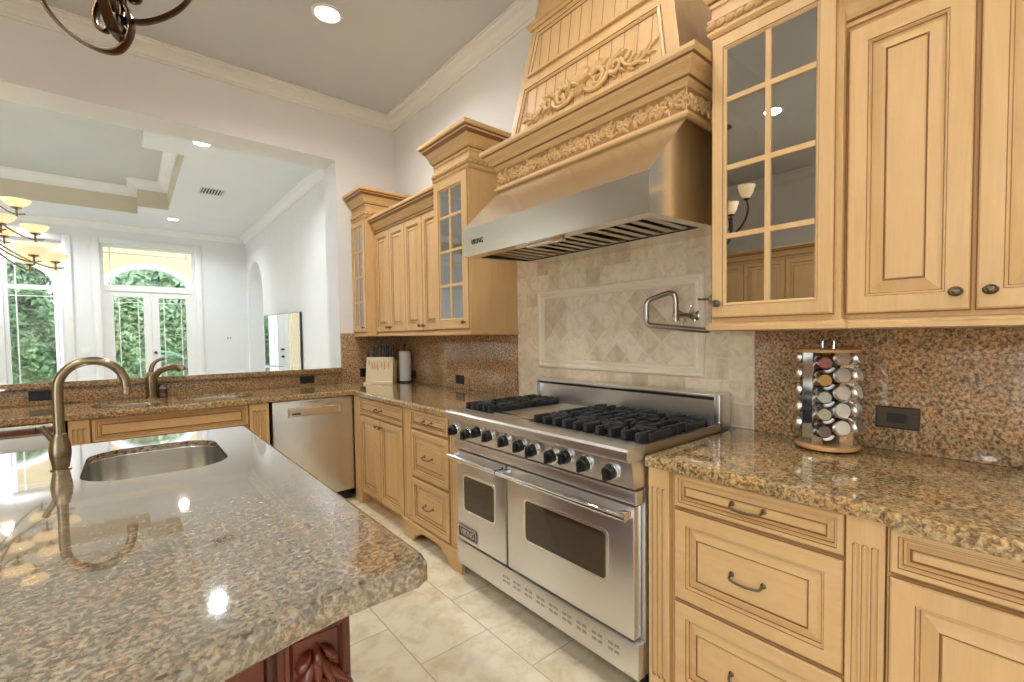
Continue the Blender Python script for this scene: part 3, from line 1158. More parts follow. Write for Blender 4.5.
def glass_door(parent, F, w, h, rail, rows, kn=None, cols=2):
    b = MB()
    r = rail
    loops(b, F, w, h, [(0, 0, 0), (0, .014, 0), (.003, .017, 1), (.006, .021, 0), (.009, .022, 0), (r - .012, .022, 0), (r - .010, .0195, 1), (r - .007, .020, 0), (r, .012, 0), (r, 0, 0), (0, 0, 0)], close=False, back=False)
    d = b.build('door', W_, parent, smooth=0)
    b = MB()
    for c in range(1, cols):
        u = r + (w - 2 * r) * c / cols
        boxF(b, F, u - .009, u + .009, r, h - r, .004, .018)
    for v in rows:
        boxF(b, F, r, w - r, v - .009, v + .009, .0045, .0175)
    b.build('muntins', M['maple'], d, smooth=0)
    b = MB()
    boxF(b, F, r - .002, w - r + .002, r - .002, h - r + .002, .008, .011)
    b.build('glass_pane', M['cab_glass'], d, smooth=0)
    if kn:
        knob(F.at(kn[0], kn[1], .0215), d)
    return d


def crown_wood(b, path, z0, z1, out=.09, closed=False):
    h = z1 - z0
    P = [(0, 0), (.012, 0), (.012, .10), (.020, .14), (.030, .22), (.040, .40), (.058, .58), (.078, .70), (.082, .76), (.094, .80), (.100, .84), (.100, .97), (.096, 1), (0, 1)]
    q = [(o_ / .1 * out, z0 + z * h) for o_, z in P]
    mis = [1 if i in (2, 6, 8) else 0 for i in range(len(q) - 1)]
    b.sweep(path, q, closed=closed, mis=mis)


def rope(b, path, z, r, off):
    """beaded rope along a path at height z"""
    P = [Vector((x, y, z)) for x, y in path]
    for i in range(len(P) - 1):
        d = P[i + 1] - P[i]
        n_ = max(1, int(d.length / (r * 2.5)))
        dn = d.normalized()
        for k in range(n_):
            c = P[i] + d * ((k + .5) / n_)
            b.tube([c - dn * r * 1.15 - Vector((0, 0, r * .55)), c - dn * r * .2, c + dn * r * .2, c + dn * r * 1.15 + Vector((0, 0, r * .55))], [r * .45, r * .95, r * .95, r * .45], 7)


def carcass(b, F, w, h, dep, gap=0.0):
    boxF(b, F, 0, w, 0, h, -dep, 0)


def hollow(b, F, w, h, dep, th=.018):
    boxF(b, F, 0, w, 0, h, -dep, -dep + th)
    boxF(b, F, 0, th, 0, h, -dep + th, 0)
    boxF(b, F, w - th, w, 0, h, -dep + th, 0)
    boxF(b, F, th, w - th, 0, th, -dep + th, 0)
    boxF(b, F, th, w - th, h - th, h, -dep + th, 0)


# ---- base cabinets left of the range
t = thing('base_cabinet', 'maple base cabinet with one drawer over two doors in the corner', 'cabinet', (-.35, -1.16, 0))
XF = -.678
b = MB()
F = FX(XF, -.722, .10)
boxF(b, F, 0, .876, 0, .7735, -.66, 0)
boxF(b, F, -.036, .085, -.0995, .7735, -.02, .021)
boxF(b, F, 0, .085, -.0995, .7735, -.62, -.02)
boxF(b, F, .085, .876, -.0995, 0, -.62, -.06)
b.build('carcass', M['maple'], t, smooth=0)
drawer(t, FX(XF - .0002, -.818, .732), .765, .134)
for y, kx in ((-.818, .345), (-1.203, .035)):
    door(t, FX(XF - .0002, y, .105), .380, .618, (kx, .572), rail=.052)
t = thing('base_cabinet', 'maple three drawer base cabinet with bracket foot left of the range', 'cabinet', (-.35, -1.97, 0))
XF = -.688
b = MB()
F = FX(XF, -1.601, 0)
w_ = .733
boxF(b, F, 0, w_, .125, .8735, -.66, 0)
boxF(b, F, .02, w_, .0005, .125, -.60, -.08)
boxF(b, F, 0, .018, .0005, .125, -.6, 0)
b.build('carcass', M['maple'], t, smooth=0)
b = MB()
loops(b, F.at(.012, .13), .105, .742, [(0, 0, 0), (0, .012, 0), (.004, .016, 0), (.020, .016, 0), (.022, .014, 1), (.024, .016, 0)])
b.build('post', W_, t, smooth=30)
b = MB()
loops(b, F.at(w_ - .118, .13), .106, .742, [(0, 0, 0), (0, .012, 0), (.004, .016, 0), (.020, .016, 0), (.022, .014, 1), (.024, .016, 0)])
b.build('post', W_, t, smooth=30)
for z, h in ((.752, .120), (.438, .304), (.132, .296)):
    drawer(t, FX(XF - .0002, -1.601 - .13, z), .476, h, rail=.048)


def bracket(parent, F, w, z1=.112):
    """ogee bracket foot with an arched cut-out"""
    b = MB()
    prof = [(0, 0), (.13, 0), (.15, .028), (.172, .050), (.21, .058), (.235, .078), (.30, .086)]
    top = []
    for u, v in prof:
        top.append((u, v))
    for u, v in reversed(prof):
        top.append((w - u, v))
    n0, n1 = 0.0, .020
    for i in range(len(top) - 1):
        (ua, va), (ub, vb) = top[i], top[i + 1]
        if ub - ua < 1e-6:
            continue
        c = [F(u, v, n) for n in (n0, n1) for u, v in ((ua, va), (ub, vb), (ub, z1), (ua, z1))]
        b.add(c, [(3, 2, 1, 0), (4, 5, 6, 7), (0, 1, 5, 4)])
    b.add([F(0, 0, n0), F(0, 0, n1), F(0, z1, n1), F(0, z1, n0)], [(0, 1, 2, 3)])
    b.add([F(w, 0, n0), F(w, 0, n1), F(w, z1, n1), F(w, z1, n0)], [(3, 2, 1, 0)])
    boxF(b, F, -.004, w + .004, z1, z1 + .012, n0, .028)
    return b.build('bracket_foot', M['maple_h'], parent, smooth=0)


bracket(t, FX(XF - .0003, -1.601, .0005), .733)
# ---- base cabinets right of the range
t = thing('base_cabinet', 'maple three drawer base cabinet between fluted posts right of the range', 'cabinet', (-.35, -3.92, 0))
XF = -.668
F = FX(XF, -3.577, 0)
w_ = .699
b = MB()
boxF(b, F, 0, w_, .1, .8735, -.64, 0)
boxF(b, F, 0, w_, .0005, .1, -.60, -.03)
b.build('carcass', M['maple'], t, smooth=0)
for u in (.003, .614):
    b = MB()
    fluted(b, F.at(u, .005), .083, .864, .026, 3, .12, .075)
    b.build('post', W_, t, smooth=30)
for z, h in ((.752, .118), (.434, .310), (.115, .311)):
    drawer(t, FX(XF - .0002, -3.677, z), .510, h)
t = thing('base_cabinet', 'maple base cabinet with a drawer over a door at the right edge', 'cabinet', (-.35, -4.74, 0))
XF = -.690
F = FX(XF, -4.278, 0)
b = MB()
boxF(b, F, 0, .9, .1, .8735, -.66, 0)
boxF(b, F, 0, .9, .0005, .1, -.60, -.06)
b.build('carcass', M['maple'], t, smooth=0)
drawer(t, FX(XF - .0002, -4.284, .757), .888, .114)
door(t, FX(XF - .0002, -4.284, .11), .441, .640, (.40, .59))
door(t, FX(XF - .0002, -4.728, .11), .441, .640, (.04, .59))
# ---- sink run on the back wall
t = thing('sink_cabinet', 'maple sink base cabinet between fluted posts below the double sink', 'cabinet', (-1.83, -.35, 0))
b = MB()
F = FY(-2.342, -.655, 0)
w_ = 1.035
for a in ((0, .018), (w_ - .018, w_)):
    boxF(b, F, a[0], a[1], .1, .8735, -.61, 0)
boxF(b, F, .018, w_ - .018, .1, .8735, -.018, 0)
boxF(b, F, 0, w_, .0005, .1, -.60, -.06)
boxF(b, F, .018, w_ - .018, .1, .118, -.6, -.018)
b.build('carcass', M['maple'], t, smooth=0)
for u in (.004, w_ - .124):
    b = MB()
    fluted(b, F.at(u, .005), .088 if u < .5 else .12, .864, .028, 3, .12, .06)
    b.build('post', W_, t, smooth=30)
drawer(t, F.at(.098, .722, .0002), .808, .148, pull=False)
for k in range(2):
    door(t, F.at(.098 + .405 * k, .11, .0002), .403, .60, (.36 if k == 0 else .04, .55))
# dishwasher
t = thing('dishwasher', 'stainless steel dishwasher between the sink cabinet and the corner', 'dishwasher', (-1.01, -.36, 0))
b = MB().box((-1.290, -.62, .08), (-.702, -.06, .872))
b.build('tub', M['blackm'], t, smooth=0)
b = MB()
b.bbox((-1.287, -.675, .095), (-.704, -.6205, .868), .006)
d = b.build('door', M['steel'], t, smooth=30)
b = MB()
F = FY(-1.287, -.6755, .095)
loops(b, F.at(.10, .645), .385, .072, [(0, 0, 0), (0, .002, 0), (.004, .002, 0), (.010, -.0, 0), (.012, .001, 0)], back=False)
b.build('control_strip', M['steel_h'], d, smooth=0)
b = MB()
boxF(b, F.at(.13, .662), 0, .06, 0, .012, .0015, .0025)
b.build('display', M['plate'], d, smooth=0)
b = MB().tube([(-1.10, -.676, .842), (-1.0, -.683, .842), (-.93, -.676, .842)], .008, 8)
b.build('latch', M['steel_h'], d)
MB().box((-1.285, -.60, .002), (-.71, -.56, .079)).build('toe_kick', M['black'], t, smooth=0)
t = thing('trash_compactor', 'stainless appliance front at the left edge beside the sink cabinet', 'appliance', (-2.65, -.36, 0))
MB().box((-2.985, -.62, .08), (-2.362, -.06, .872)).build('body', M['blackm'], t, smooth=0)
b = MB()
b.bbox((-2.983, -.675, .095), (-2.378, -.6205, .80), .006)
b.build('door', M['steel'], t, smooth=30)
b = MB()
b.bbox((-2.983, -.682, .804), (-2.378, -.6205, .868), .006)
p_ = b.build('control_panel', M['steel_h'], t, smooth=30)
b = MB()
b.box((-2.47, -.6835, .832), (-2.464, -.682, .85))
b.build('mark', M['black'], p_, smooth=0)

# ---------------------------------------------------------------- upper cabinets
UZ = 1.384


def light_rail(b, path):
    b.sweep(path, [(0, UZ), (.004, UZ), (.010, UZ - .004), (.012, UZ - .012), (.018, UZ - .016), (.018, UZ - .030), (.006, UZ - .034), (-.02, UZ - .034), (-.02, UZ)])


def tall_top(parent, xf, ya, yb, z0, z1, xw=-.004, lft=True, rgt_=True):
    b = MB()
    path = [(xf, ya), (xf, yb)]
    if lft:
        path = [(xw, ya)] + path
    if rgt_:
        path = path + [(xw, yb)]
    b.sweep(path, [(0, z0), (.006, z0), (.016, z0 + .012), (.016, z0 + .022), (.010, z0 + .026), (.010, z0 + .056), (.016, z0 + .058), (.016, z0 + .066), (.004, z0 + .072), (.004, z0 + .11), (0, z0 + .11)])
    crown_wood(b, path, z0 + .11, z1, .088)
    b.box((xf + .001, yb + .001, z0), (xw - .001, ya - .001, z1 - .002))
    c = b.build('crown', W_, parent, smooth=25)
    b = MB()
    q = []
    o_ = .016
    if lft:
        q.append((xw, ya + o_))
        q.append((xf - o_, ya + o_))
    else:
        q.append((xf - o_, ya))
    q.append((xf - o_, yb - (o_ if rgt_ else 0)))
    if rgt_:
        q.append((xw, yb - o_))
    rope(b, q, z0 + .041, .014, 0)
    b.build('rope_bead', M['maple'], c, smooth=60)


# corner glass tower
t = thing('glass_cabinet', 'tall narrow maple cabinet with a glass door in the far corner', 'cabinet', (-.22, -.17, UZ))
F = FX(-.428, -.006, UZ)
b = MB()
hollow(b, F, .329, 1.04, .424)
b.build('carcass', [M['maple']], t, smooth=0)
for z in (.26, .52, .78):
    b = MB()
    boxF(b, F, .019, .310, z, z + .016, -.405, -.02)
    b.build('shelf', M['maple_in'], t, smooth=0)
glass_door(t, F.at(.004, .006, .0002), .321, 1.028, .06, [.28, .51, .745], (.29, .045))
b = MB()
light_rail(b, [(-.428, -.006), (-.428, -.335), (-.36, -.335)])
b.build('light_rail', M['maple_h'], t, smooth=30)
tall_top(t, -.428, -.006, -.335, 2.425, 2.68, lft=False)
# four door run
t = thing('wall_cabinet', 'maple wall cabinet with four raised panel doors left of the hood', 'cabinet', (-.17, -.95, UZ))
XF = -.336
F = FX(XF, -.3365, UZ)
w_ = 1.2205
b = MB()
boxF(b, F, 0, w_, 0, .912, -.332, 0)
b.build('carcass', M['maple'], t, smooth=0)
for k in range(4):
    door(t, F.at(.006 + .303 * k, .005, .0002), .299, .890, (.268 if k % 2 == 0 else .031, .04), rail=.055, bev=.03)
b = MB()
light_rail(b, [(XF, -.3365), (XF, -1.557)])
b.build('light_rail', M['maple_h'], t, smooth=30)
b = MB()
crown_wood(b, [(XF, -.3365), (XF, -1.557)], 2.297, 2.42, .085)
b.box((XF + .001, -1.556, 2.297), (-.005, -.338, 2.418))
b.build('crown', W_, t, smooth=25)
# glass tower beside the hood
t = thing('glass_cabinet', 'tall maple cabinet with a glass door beside the left end of the hood', 'cabinet', (-.2, -1.78, UZ))
F = FX(-.400, -1.5575, UZ)
b = MB()
hollow(b, F, .443, 1.04, .396)
b.build('carcass', [M['maple']], t, smooth=0)
for z in (.26, .52, .78):
    b = MB()
    boxF(b, F, .019, .424, z, z + .016, -.377, -.02)
    b.build('shelf', M['maple_in'], t, smooth=0)
glass_door(t, F.at(.004, .006, .0002), .435, 1.028, .075, [.30, .535, .77], (.395, .045))
b = MB()
light_rail(b, [(-.350, -1.5575), (-.400, -1.5575), (-.400, -2.0005), (-.0205, -2.0005)])
b.build('light_rail', M['maple_h'], t, smooth=30)
tall_top(t, -.400, -1.5575, -2.0005, 2.425, 2.69)
# right glass tower
t = thing('glass_cabinet', 'large maple cabinet with an eight pane glass door right of the hood', 'cabinet', (-.2, -3.87, UZ))
F = FX(-.372, -3.650, UZ)
b = MB()
hollow(b, F, .434, 1.07, .368)
b.build('carcass', [M['maple']], t, smooth=0)
for z in (.31, .565, .82):
    b = MB()
    boxF(b, F, .019, .415, z, z + .016, -.349, -.02)
    b.build('shelf', M['maple_in'], t, smooth=0)
glass_door(t, F.at(.003, .014, .0002), .416, 1.046, .058, [.305, .556, .805], (.034, .055))
b = MB()
light_rail(b, [(-.0205, -3.650), (-.372, -3.650), (-.372, -4.084), (-.345, -4.084)])
b.build('light_rail', M['maple_h'], t, smooth=30)
tall_top(t, -.372, -3.650, -4.084, 2.455, 2.71)
# right two door cabinet
t = thing('wall_cabinet', 'maple wall cabinet with two raised panel doors at the right edge', 'cabinet', (-.17, -4.38, UZ))
XF = -.336
F = FX(XF, -4.0845, UZ)
b = MB()
boxF(b, F, 0, .62, 0, .912, -.332, 0)
b.build('carcass', M['maple'], t, smooth=0)
door(t, F.at(.006, .012, .0002), .297, .886, (.268, .052), rail=.062, bev=.036)
door(t, F.at(.311, .012, .0002), .303, .886, (.032, .052), rail=.062, bev=.036)
b = MB()
light_rail(b, [(XF, -4.0845), (XF, -4.7045)])
b.build('light_rail', M['maple_h'], t, smooth=30)
b = MB()
crown_wood(b, [(XF, -4.0845), (XF, -4.7045)], 2.297, 2.43, .085)
b.box((XF + .001, -4.7035, 2.297), (-.005, -4.086, 2.428))
b.build('crown', W_, t, smooth=25)

# ---------------------------------------------------------------- hood
RA, RB = -2.345, -3.572
t = thing('range_hood', 'wide stainless steel range hood with baffle filters above the range', 'range hood', (-.35, (RA + RB) / 2, 1.77))
b = MB()
pf = [(-.676, 1.772), (-.676, 1.922), (-.425, 2.18), (-.021, 2.18), (-.021, 1.80)]
Lq = [(x, RA, z) for x, z in pf]
Rq = [(x, RB, z) for x, z in pf]
b.add(Lq + Rq, [(0, 1, 6, 5), (1, 2, 7, 6), (2, 3, 8, 7), (3, 4, 9, 8)])
b.add(Lq, [(0, 4, 3, 2, 1)])
b.add(Rq, [(0, 1, 2, 3, 4)])
# underside: rim, recess, rear pan
xa, xb = -.60, -.24
ya, yb = RA - .05, RB + .05
zb = lambda x: 1.772 + (x + .676) * (.028 / .655)
q = lambda x, y: (x, y, zb(x))
b.add([q(-.676, RA), q(xa, RA), q(xa, RB), q(-.676, RB)], [(0, 1, 2, 3)])
b.add([q(xb, RA), q(-.021, RA), q(-.021, RB), q(xb, RB)], [(0, 1, 2, 3)])
b.add([q(xa, RA), q(xb, RA), q(xb, ya), q(xa, ya)], [(0, 1, 2, 3)])
b.add([q(xa, yb), q(xb, yb), q(xb, RB), q(xa, RB)], [(0, 1, 2, 3)])
b.build('canopy_shell', M['steel_h'], t, smooth=0)
b = MB()
v = [q(xa, ya), q(xb, ya), q(xb, yb), q(xa, yb)]
v2 = [(xa, ya, 1.90), (xb, ya, 1.90), (xb, yb, 1.90), (xa, yb, 1.90)]
b.add(v + v2, [(0, 1, 5, 4), (1, 2, 6, 5), (2, 3, 7, 6), (3, 0, 4, 7), (4, 5, 6, 7)])
b.build('filter_recess', M['blackm'], t, smooth=0)  # lining coloured near-black for the shade between the baffles
for k in range(3):
    b = MB()
    y_ = ya - .012 - k * .373
    for j in range(5):
        yy = y_ - .012 - j * .070
        b.box((xa + .03, yy, 1.794), (xb - .015, yy - .038, 1.797))
        b.box((xa + .03, yy - .014, 1.797), (xb - .015, yy - .016, 1.812))
    b.box((xa + .02, y_, 1.795), (xa + .032, y_ - .36, 1.83)).box((xb - .017, y_, 1.795), (xb - .005, y_ - .36, 1.83))
    f_ = b.build('baffle_filter', M['steel_d'], t, smooth=0)
b = MB()
b.bbox((-.635, RA - .50, 1.760), (-.605, RA - .74, 1.774), .004)
b.build('switch_bar', M['steel_h'], t, smooth=30)
text_mesh('logo', 'VIKING', FX(-.6765, -2.487, 1.842), .038, M['black'], t, cw=.9)

t = thing('hood_surround', 'carved maple hood surround with a mantle moulding rising to the ceiling', 'hood surround', (-.25, (RA + RB) / 2, 2.18))
b = MB()
b.box((-.428, RB, 2.181), (-.004, RA, 2.34))
path = [(-.004, RA), (-.428, RA), (-.428, RB), (-.004, RB)]
b.sweep(path, [(0, 2.181), (.010, 2.181), (.016, 2.186), (.016, 2.194), (.006, 2.200), (.004, 2.206), (0, 2.206)])
b.sweep(path, [(0, 2.296), (.006, 2.296), (.010, 2.302), (.010, 2.310), (0, 2.310)])
P = [(0, 2.306), (.012, 2.308), (.016, 2.322), (.024, 2.328), (.034, 2.346), (.055, 2.362), (.060, 2.374), (.070, 2.378), (.078, 2.388), (.078, 2.404), (.070, 2.410), (0, 2.41)]
b.sweep(path, P, mis=[1 if i in (2, 6) else 0 for i in range(len(P) - 1)])
b.build('mantle', [M['maple_h'], M['glaze']], t, smooth=25)


def carve_band(F, w, h, n):
    b = MB()
    rnd = random.Random(5)
    boxF(b, F, 0, w, -.001, h + .001, 0, .0006, 1)
    per = w / n
    pts = [F(w * i / (n * 12), h * (.5 + .30 * math.sin(PI * i / 6 + .5)), .003) for i in range(n * 12 + 1)]
    b.tube(pts, .005, 6)
    for i in range(n):
        c = per * (i + .5)
        s_ = 1 if i % 2 else -1
        vv = h * (.5 + .06 * s_)
        for k in range(6):
            a = k * PI / 3 + .3 * i
            dome(b, F, c + .017 * math.cos(a), vv + .017 * math.sin(a), .015, .009, .012, a, 0, .3, seg=8, rings=2)
        dome(b, F, c, vv, .010, .010, .018, 0, 0, seg=8, rings=2)
        for k in range(8):
            a = rnd.uniform(0, 2 * PI)
            du = per * .5 * rnd.uniform(-1, 1)
            dv = h * rnd.uniform(-.36, .36)
            dome(b, F, c + per * .5 * (1 if k % 2 else -1) * rnd.uniform(.35, .8), h * .5 + dv, .020, .008, rnd.uniform(.008, .014), a, 0, .7, seg=8, rings=2)
        for k in range(4):
            dome(b, F, c + per * rnd.uniform(.25, .75), h * rnd.uniform(.12, .88), .007, .007, .012, 0, 0, seg=7, rings=2)
    return b


b = carve_band(FX(-.4282, RA - .005, 2.207), -(RB - RA) - .01, .088, 14)
b.build('carved_band', [M['maple'], M['carve_ground']], t, smooth=60)
b = carve_band(Fr((-.005, RB - .0002, 2.207), (-1, 0, 0), (0, 0, 1), (0, -1, 0)), .42, .088, 5)
b.build('carved_band', [M['maple'], M['carve_ground']], t, smooth=60)
# tapered chimney
zt, zb_ = 3.515, 2.405
tl, tb_ = .20, .135
cy0, cy1 = -2.395, -3.530
xb0 = -.395


def cx(z):
    return xb0 + tb_ * (z - zb_)


b = MB()
y0a, y1a = cy0, cy1
dz = zt - zb_
v = [(-.005, cy0, zb_), (xb0, cy0, zb_), (xb0, cy1, zb_), (-.005, cy1, zb_),
     (-.005, cy0 - tl * dz, zt), (cx(zt), cy0 - tl * dz, zt), (cx(zt), cy1 + tl * dz, zt), (-.005, cy1 + tl * dz, zt)]
b.add(v, [(0, 1, 5, 4), (1, 2, 6, 5), (2, 3, 7, 6), (4, 5, 6, 7), (3, 2, 1, 0)])
zm = 3.075
pth = lambda z: [(-.005, cy0 - tl * (z - zb_)), (cx(z), cy0 - tl * (z - zb_)), (cx(z), cy1 + tl * (z - zb_)), (-.005, cy1 + tl * (z - zb_))]
b.sweep(pth(zm), [(-.002, zm - .02), (.012, zm - .018), (.018, zm - .006), (.028, zm), (.028, zm + .012), (.010, zm + .020), (-.004, zm + .022)])
b.build('chimney', W_, t, smooth=0)
Vv = Vector((tb_ * dz, 0, dz)).normalized()
Uv = Vector((0, -1, 0))
Fc = Fr((xb0, cy0, zb_), Uv, Vv, Uv.cross(Vv))
WB = cy0 - cy1
kx = tl / math.sqrt(1 + tb_ ** 2)


def trap(v, inset):
    return (kx * v + inset, WB - kx * v - inset)


def canopy_panel(v0, v1, inset):
    b = MB()
    (a0, c0), (a1, c1) = trap(v0, inset), trap(v1, inset)
    # beadboard strips clipped by the raking stiles
    pitch = .075
    n_ = int(WB / pitch) + 2
    g = .0028
    for k in range(n_):
        ul, ur = k * pitch, (k + 1) * pitch
        for (p0, p1, h0, h1, mi) in ((ul + g, ur - g, .0012, .0012, 0), (ur - g, ur, .0012, -.0, 1), (ur, ur + g, -.0, .0012, 1)):
            # clip the quad to the trapezoid
            pol = [(p0, v0), (p1, v0), (p1, v1), (p0, v1)]
            for sgn in (1, -1):
                out_ = []
                for i in range(len(pol)):
                    A, B = pol[i - 1], pol[i]
                    lim = lambda q: (q[0] - (kx * q[1] + inset)) if sgn > 0 else ((WB - kx * q[1] - inset) - q[0])
                    la, lb = lim(A), lim(B)
                    if (la >= 0) != (lb >= 0):
                        tt = la / (la - lb)
                        out_.append((A[0] + (B[0] - A[0]) * tt, A[1] + (B[1] - A[1]) * tt))
                    if lb >= 0:
                        out_.append(B)
                pol = out_
                if len(pol) < 3:
                    break
            if len(pol) >= 3:
                hh = lambda u: h0 + (h1 - h0) * max(0, min(1, (u - p0) / max(1e-6, p1 - p0)))
                b.add([Fc(u, v_, hh(u) + .0006) for u, v_ in pol], [tuple(range(len(pol)))], mi)
    o_ = b.build('beadboard_panel', W_, t, smooth=0)
    b = MB()
    # moulding around the panel
    P = [(-.004, .0005, 0), (-.004, .014, 0), (.004, .016, 0), (.006, .0125, 1), (.010, .013, 0), (.018, .006, 0), (.018, .0016, 1)]
    for i in range(len(P) - 1):
        q0, q1 = P[i], P[i + 1]
        def rect(o):
            (l0, r0), (l1, r1) = trap(v0 + o, inset + o), trap(v1 - o, inset + o)
            return [(l0, v0 + o), (r0, v0 + o), (r1, v1 - o), (l1, v1 - o)]
        A = [Fc(u, v_, q0[1]) for u, v_ in rect(q0[0])]
        B = [Fc(u, v_, q1[1]) for u, v_ in rect(q1[0])]
        b.add(A + B, [(i_, (i_ + 1) % 4, 4 + (i_ + 1) % 4, 4 + i_) for i_ in range(4)], q1[2])
    b.build('panel_moulding', W_, t, smooth=0)


canopy_panel(.045, .315, .065)
canopy_panel(.385, .615, .065)
# applied carving: basket, scrolls and leaves
b = MB()
Fo = Fc.at(WB / 2, .150, .0022)
for k in range(9):
    a = PI / 2 + (k - 4) * .30
    dome(b, Fo, .045 * math.cos(a), .010 + .045 * math.sin(a), .042, .012, .022, a, 0, .5)
for k in range(10):
    dome(b, Fo, -.035 + .0155 * (k % 5) + (.008 if k > 4 else 0), -.012 - .016 * (k // 5), .011, .011, .024, 0, 0)
for s_ in (-1, 1):
    Fm = Fr(Fo.o, Fo.U * s_ * .88, Fo.V * .95, Fo.N)
    b.tube(scroll(Fm, .135, -.012, .052, .010, 1.25, 2.6, -1, .012), [.014 - .0003 * i for i in range(27)], 8)
    b.tube(spline([Fm(.05, -.035, .01), Fm(.09, -.06, .014), Fm(.14, -.068, .016), Fm(.19, -.045, .014), Fm(.21, -.01, .012)], 5), .011, 8)
    b.tube(scroll(Fm, .255, .000, .040, .008, 1.1, 3.6, 1, .012), [.011 - .0002 * i for i in range(27)], 8)
    b.tube(spline([Fm(.29, .02, .01), Fm(.33, -.03, .012), Fm(.39, -.045, .010), Fm(.45, -.02, .008), Fm(.475, .01, .008)], 5), [.009 - .0002 * i for i in range(21)], 8)
    for (u, v_, a, l_, h_) in ((.10, .05, 1.2, .045, .02), (.13, .055, .9, .04, .022), (.165, .05, .5, .04, .02), (.185, .02, .1, .04, .02), (.09, .02, 2.2, .04, .02),
                              (.14, -.01, .4, .03, .02), (.115, -.055, -1.0, .03, .018), (.16, -.06, -.8, .032, .018), (.215, .03, 1.0, .04, .018), (.25, .052, .7, .042, .018),
                              (.285, .05, .2, .04, .018), (.24, -.035, -.9, .035, .016), (.29, -.03, -.6, .036, .016), (.32, .015, .6, .040, .016), (.35, -.012, .7, .036, .015),
                              (.36, -.055, -.6, .034, .014), (.395, -.018, .8, .036, .014), (.42, -.05, -.4, .034, .013), (.44, .000, .9, .032, .012), (.47, -.025, -.2, .034, .012), (.49, .015, .5, .03, .012)):
        dome(b, Fm, u, v_, l_, l_ * .36, h_, a, 0, .75)
b.build('applied_carving', M['maple'], t, smooth=60)

# ---------------------------------------------------------------- range
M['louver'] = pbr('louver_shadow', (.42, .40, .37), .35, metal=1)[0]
t = thing('range_cooker', 'wide stainless steel range with two ovens, griddle and six burners', 'range', (-.40, (RA + RB) / 2, 0))
ya, yb = RA, RB + .004
b = MB()
b.box((-.698, yb, .10), (-.05, ya, .905))
b.bbox((-.700, yb, .735), (-.752, ya, .786), .005)
b.build('body', M['steel'], t, smooth=30)
for x in (-.62, -.10):
    for y in (ya - .06, yb + .06):
        MB().lathe([(.02, 0), (.02, .0995)], (x, y, .0005), n=12).build('foot', M['black'], t)
b = MB()
b.bbox((-.6985, yb, .095), (-.742, ya, .226), .004)
F = FX(-.7422, ya, .095)
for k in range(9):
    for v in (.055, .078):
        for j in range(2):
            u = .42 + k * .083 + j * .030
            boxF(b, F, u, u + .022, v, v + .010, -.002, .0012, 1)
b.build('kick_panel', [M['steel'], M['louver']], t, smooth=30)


def oven_door(y0, w, wu0, wu1):
    F = FX(-.7005, y0, .238)
    h = .487
    b = MB()
    b.bbox(F(0, 0, 0), F(w, h, .045), .006)
    d = b.build('oven_door', M['steel'], t, smooth=30)
    r = [(u, v) for u, v in rrect(wu0, .178, wu1, .358, .018, 5)]
    r2_ = [(u, v) for u, v in rrect(wu0 - .012, .166, wu1 + .012, .370, .026, 5)]
    k = len(r)
    b = MB()
    b.add([F(u, v, .0452) for u, v in r2_] + [F(u, v, .0475) for u, v in r2_] + [F(u, v, .0475) for u, v in r] + [F(u, v, .0458) for u, v in r],
          [(j * k + i, j * k + (i + 1) % k, (j + 1) * k + (i + 1) % k, (j + 1) * k + i) for j in range(3) for i in range(k)])
    b.build('window_bezel', M['steel_h'], d, smooth=30)
    b = MB()
    b.add([F(u, v, .0459) for u, v in r], [tuple(range(k))])
    b.build('window_glass', M['oven_glass'], d, smooth=0)
    b = MB()
    b.tube([F(-.004, .463, .098), F(w + .004, .463, .098)], .0125, 14)
    for u in (.022, w - .022):
        b.bbox(F(u - .016, .449, .0455), F(u + .016, .477, .094), .004)
    b.build('handle', M['chrome'], d, smooth=40)
    return d, F


d1, F1 = oven_door(ya - .015, .437, .075, .347)
d2, F2 = oven_door(ya - .466, .742, .138, .612)
b = MB()
boxF(b, F1.at(.016, .020, .0452), 0, .170, 0, .060, 0, .004)
bd = b.build('badge', M['black'], d1, smooth=0)
Fb = F1.at(.016, .020, .0493)
b = MB()
loops(b, Fb, .170, .060, [(0, 0, 0), (0, .0015, 0), (.005, .0015, 0), (.005, 0, 0)], close=False, back=False)
b.build('badge_rim', M['chrome'], bd, smooth=0)
text_mesh('badge_lettering', 'VIKING', Fb.at(.085, .030), .046, M['chrome'], bd, .0008, cw=.88)
MB().box((-.7008, ya - .4525, .24), (-.735, ya - .4655, .725)).build('door_gap_shade', M['blackm'], t, smooth=0)  # dark strip painted in for the shade between the oven doors
# control panel and knobs
b = MB()
pf = [(-.699, .797), (-.762, .797), (-.778, .894), (-.699, .894)]
b.add([(x, ya, z) for x, z in pf] + [(x, yb, z) for x, z in pf], [(0, 1, 5, 4), (1, 2, 6, 5), (2, 3, 7, 6), (3, 0, 4, 7), (3, 2, 1, 0), (4, 5, 6, 7)])
cp = b.build('control_panel', M['steel'], t, smooth=0)
b = MB()
Pb = [(-.700, .896), (-.792, .896), (-.803, .902), (-.806, .915), (-.804, .935), (-.796, .944), (-.780, .947), (-.700, .947)]
K = len(Pb)
b.add([(x, ya + .002, z) for x, z in Pb] + [(x, yb - .002, z) for x, z in Pb],
      [(i, (i + 1) % K, K + (i + 1) % K, K + i) for i in range(K)] + [tuple(range(K))[::-1], tuple(range(K, 2 * K))])
b.build('bullnose_rail', M['steel'], t, smooth=30)
nrm = Vector((-.097, 0, -.016)).normalized()
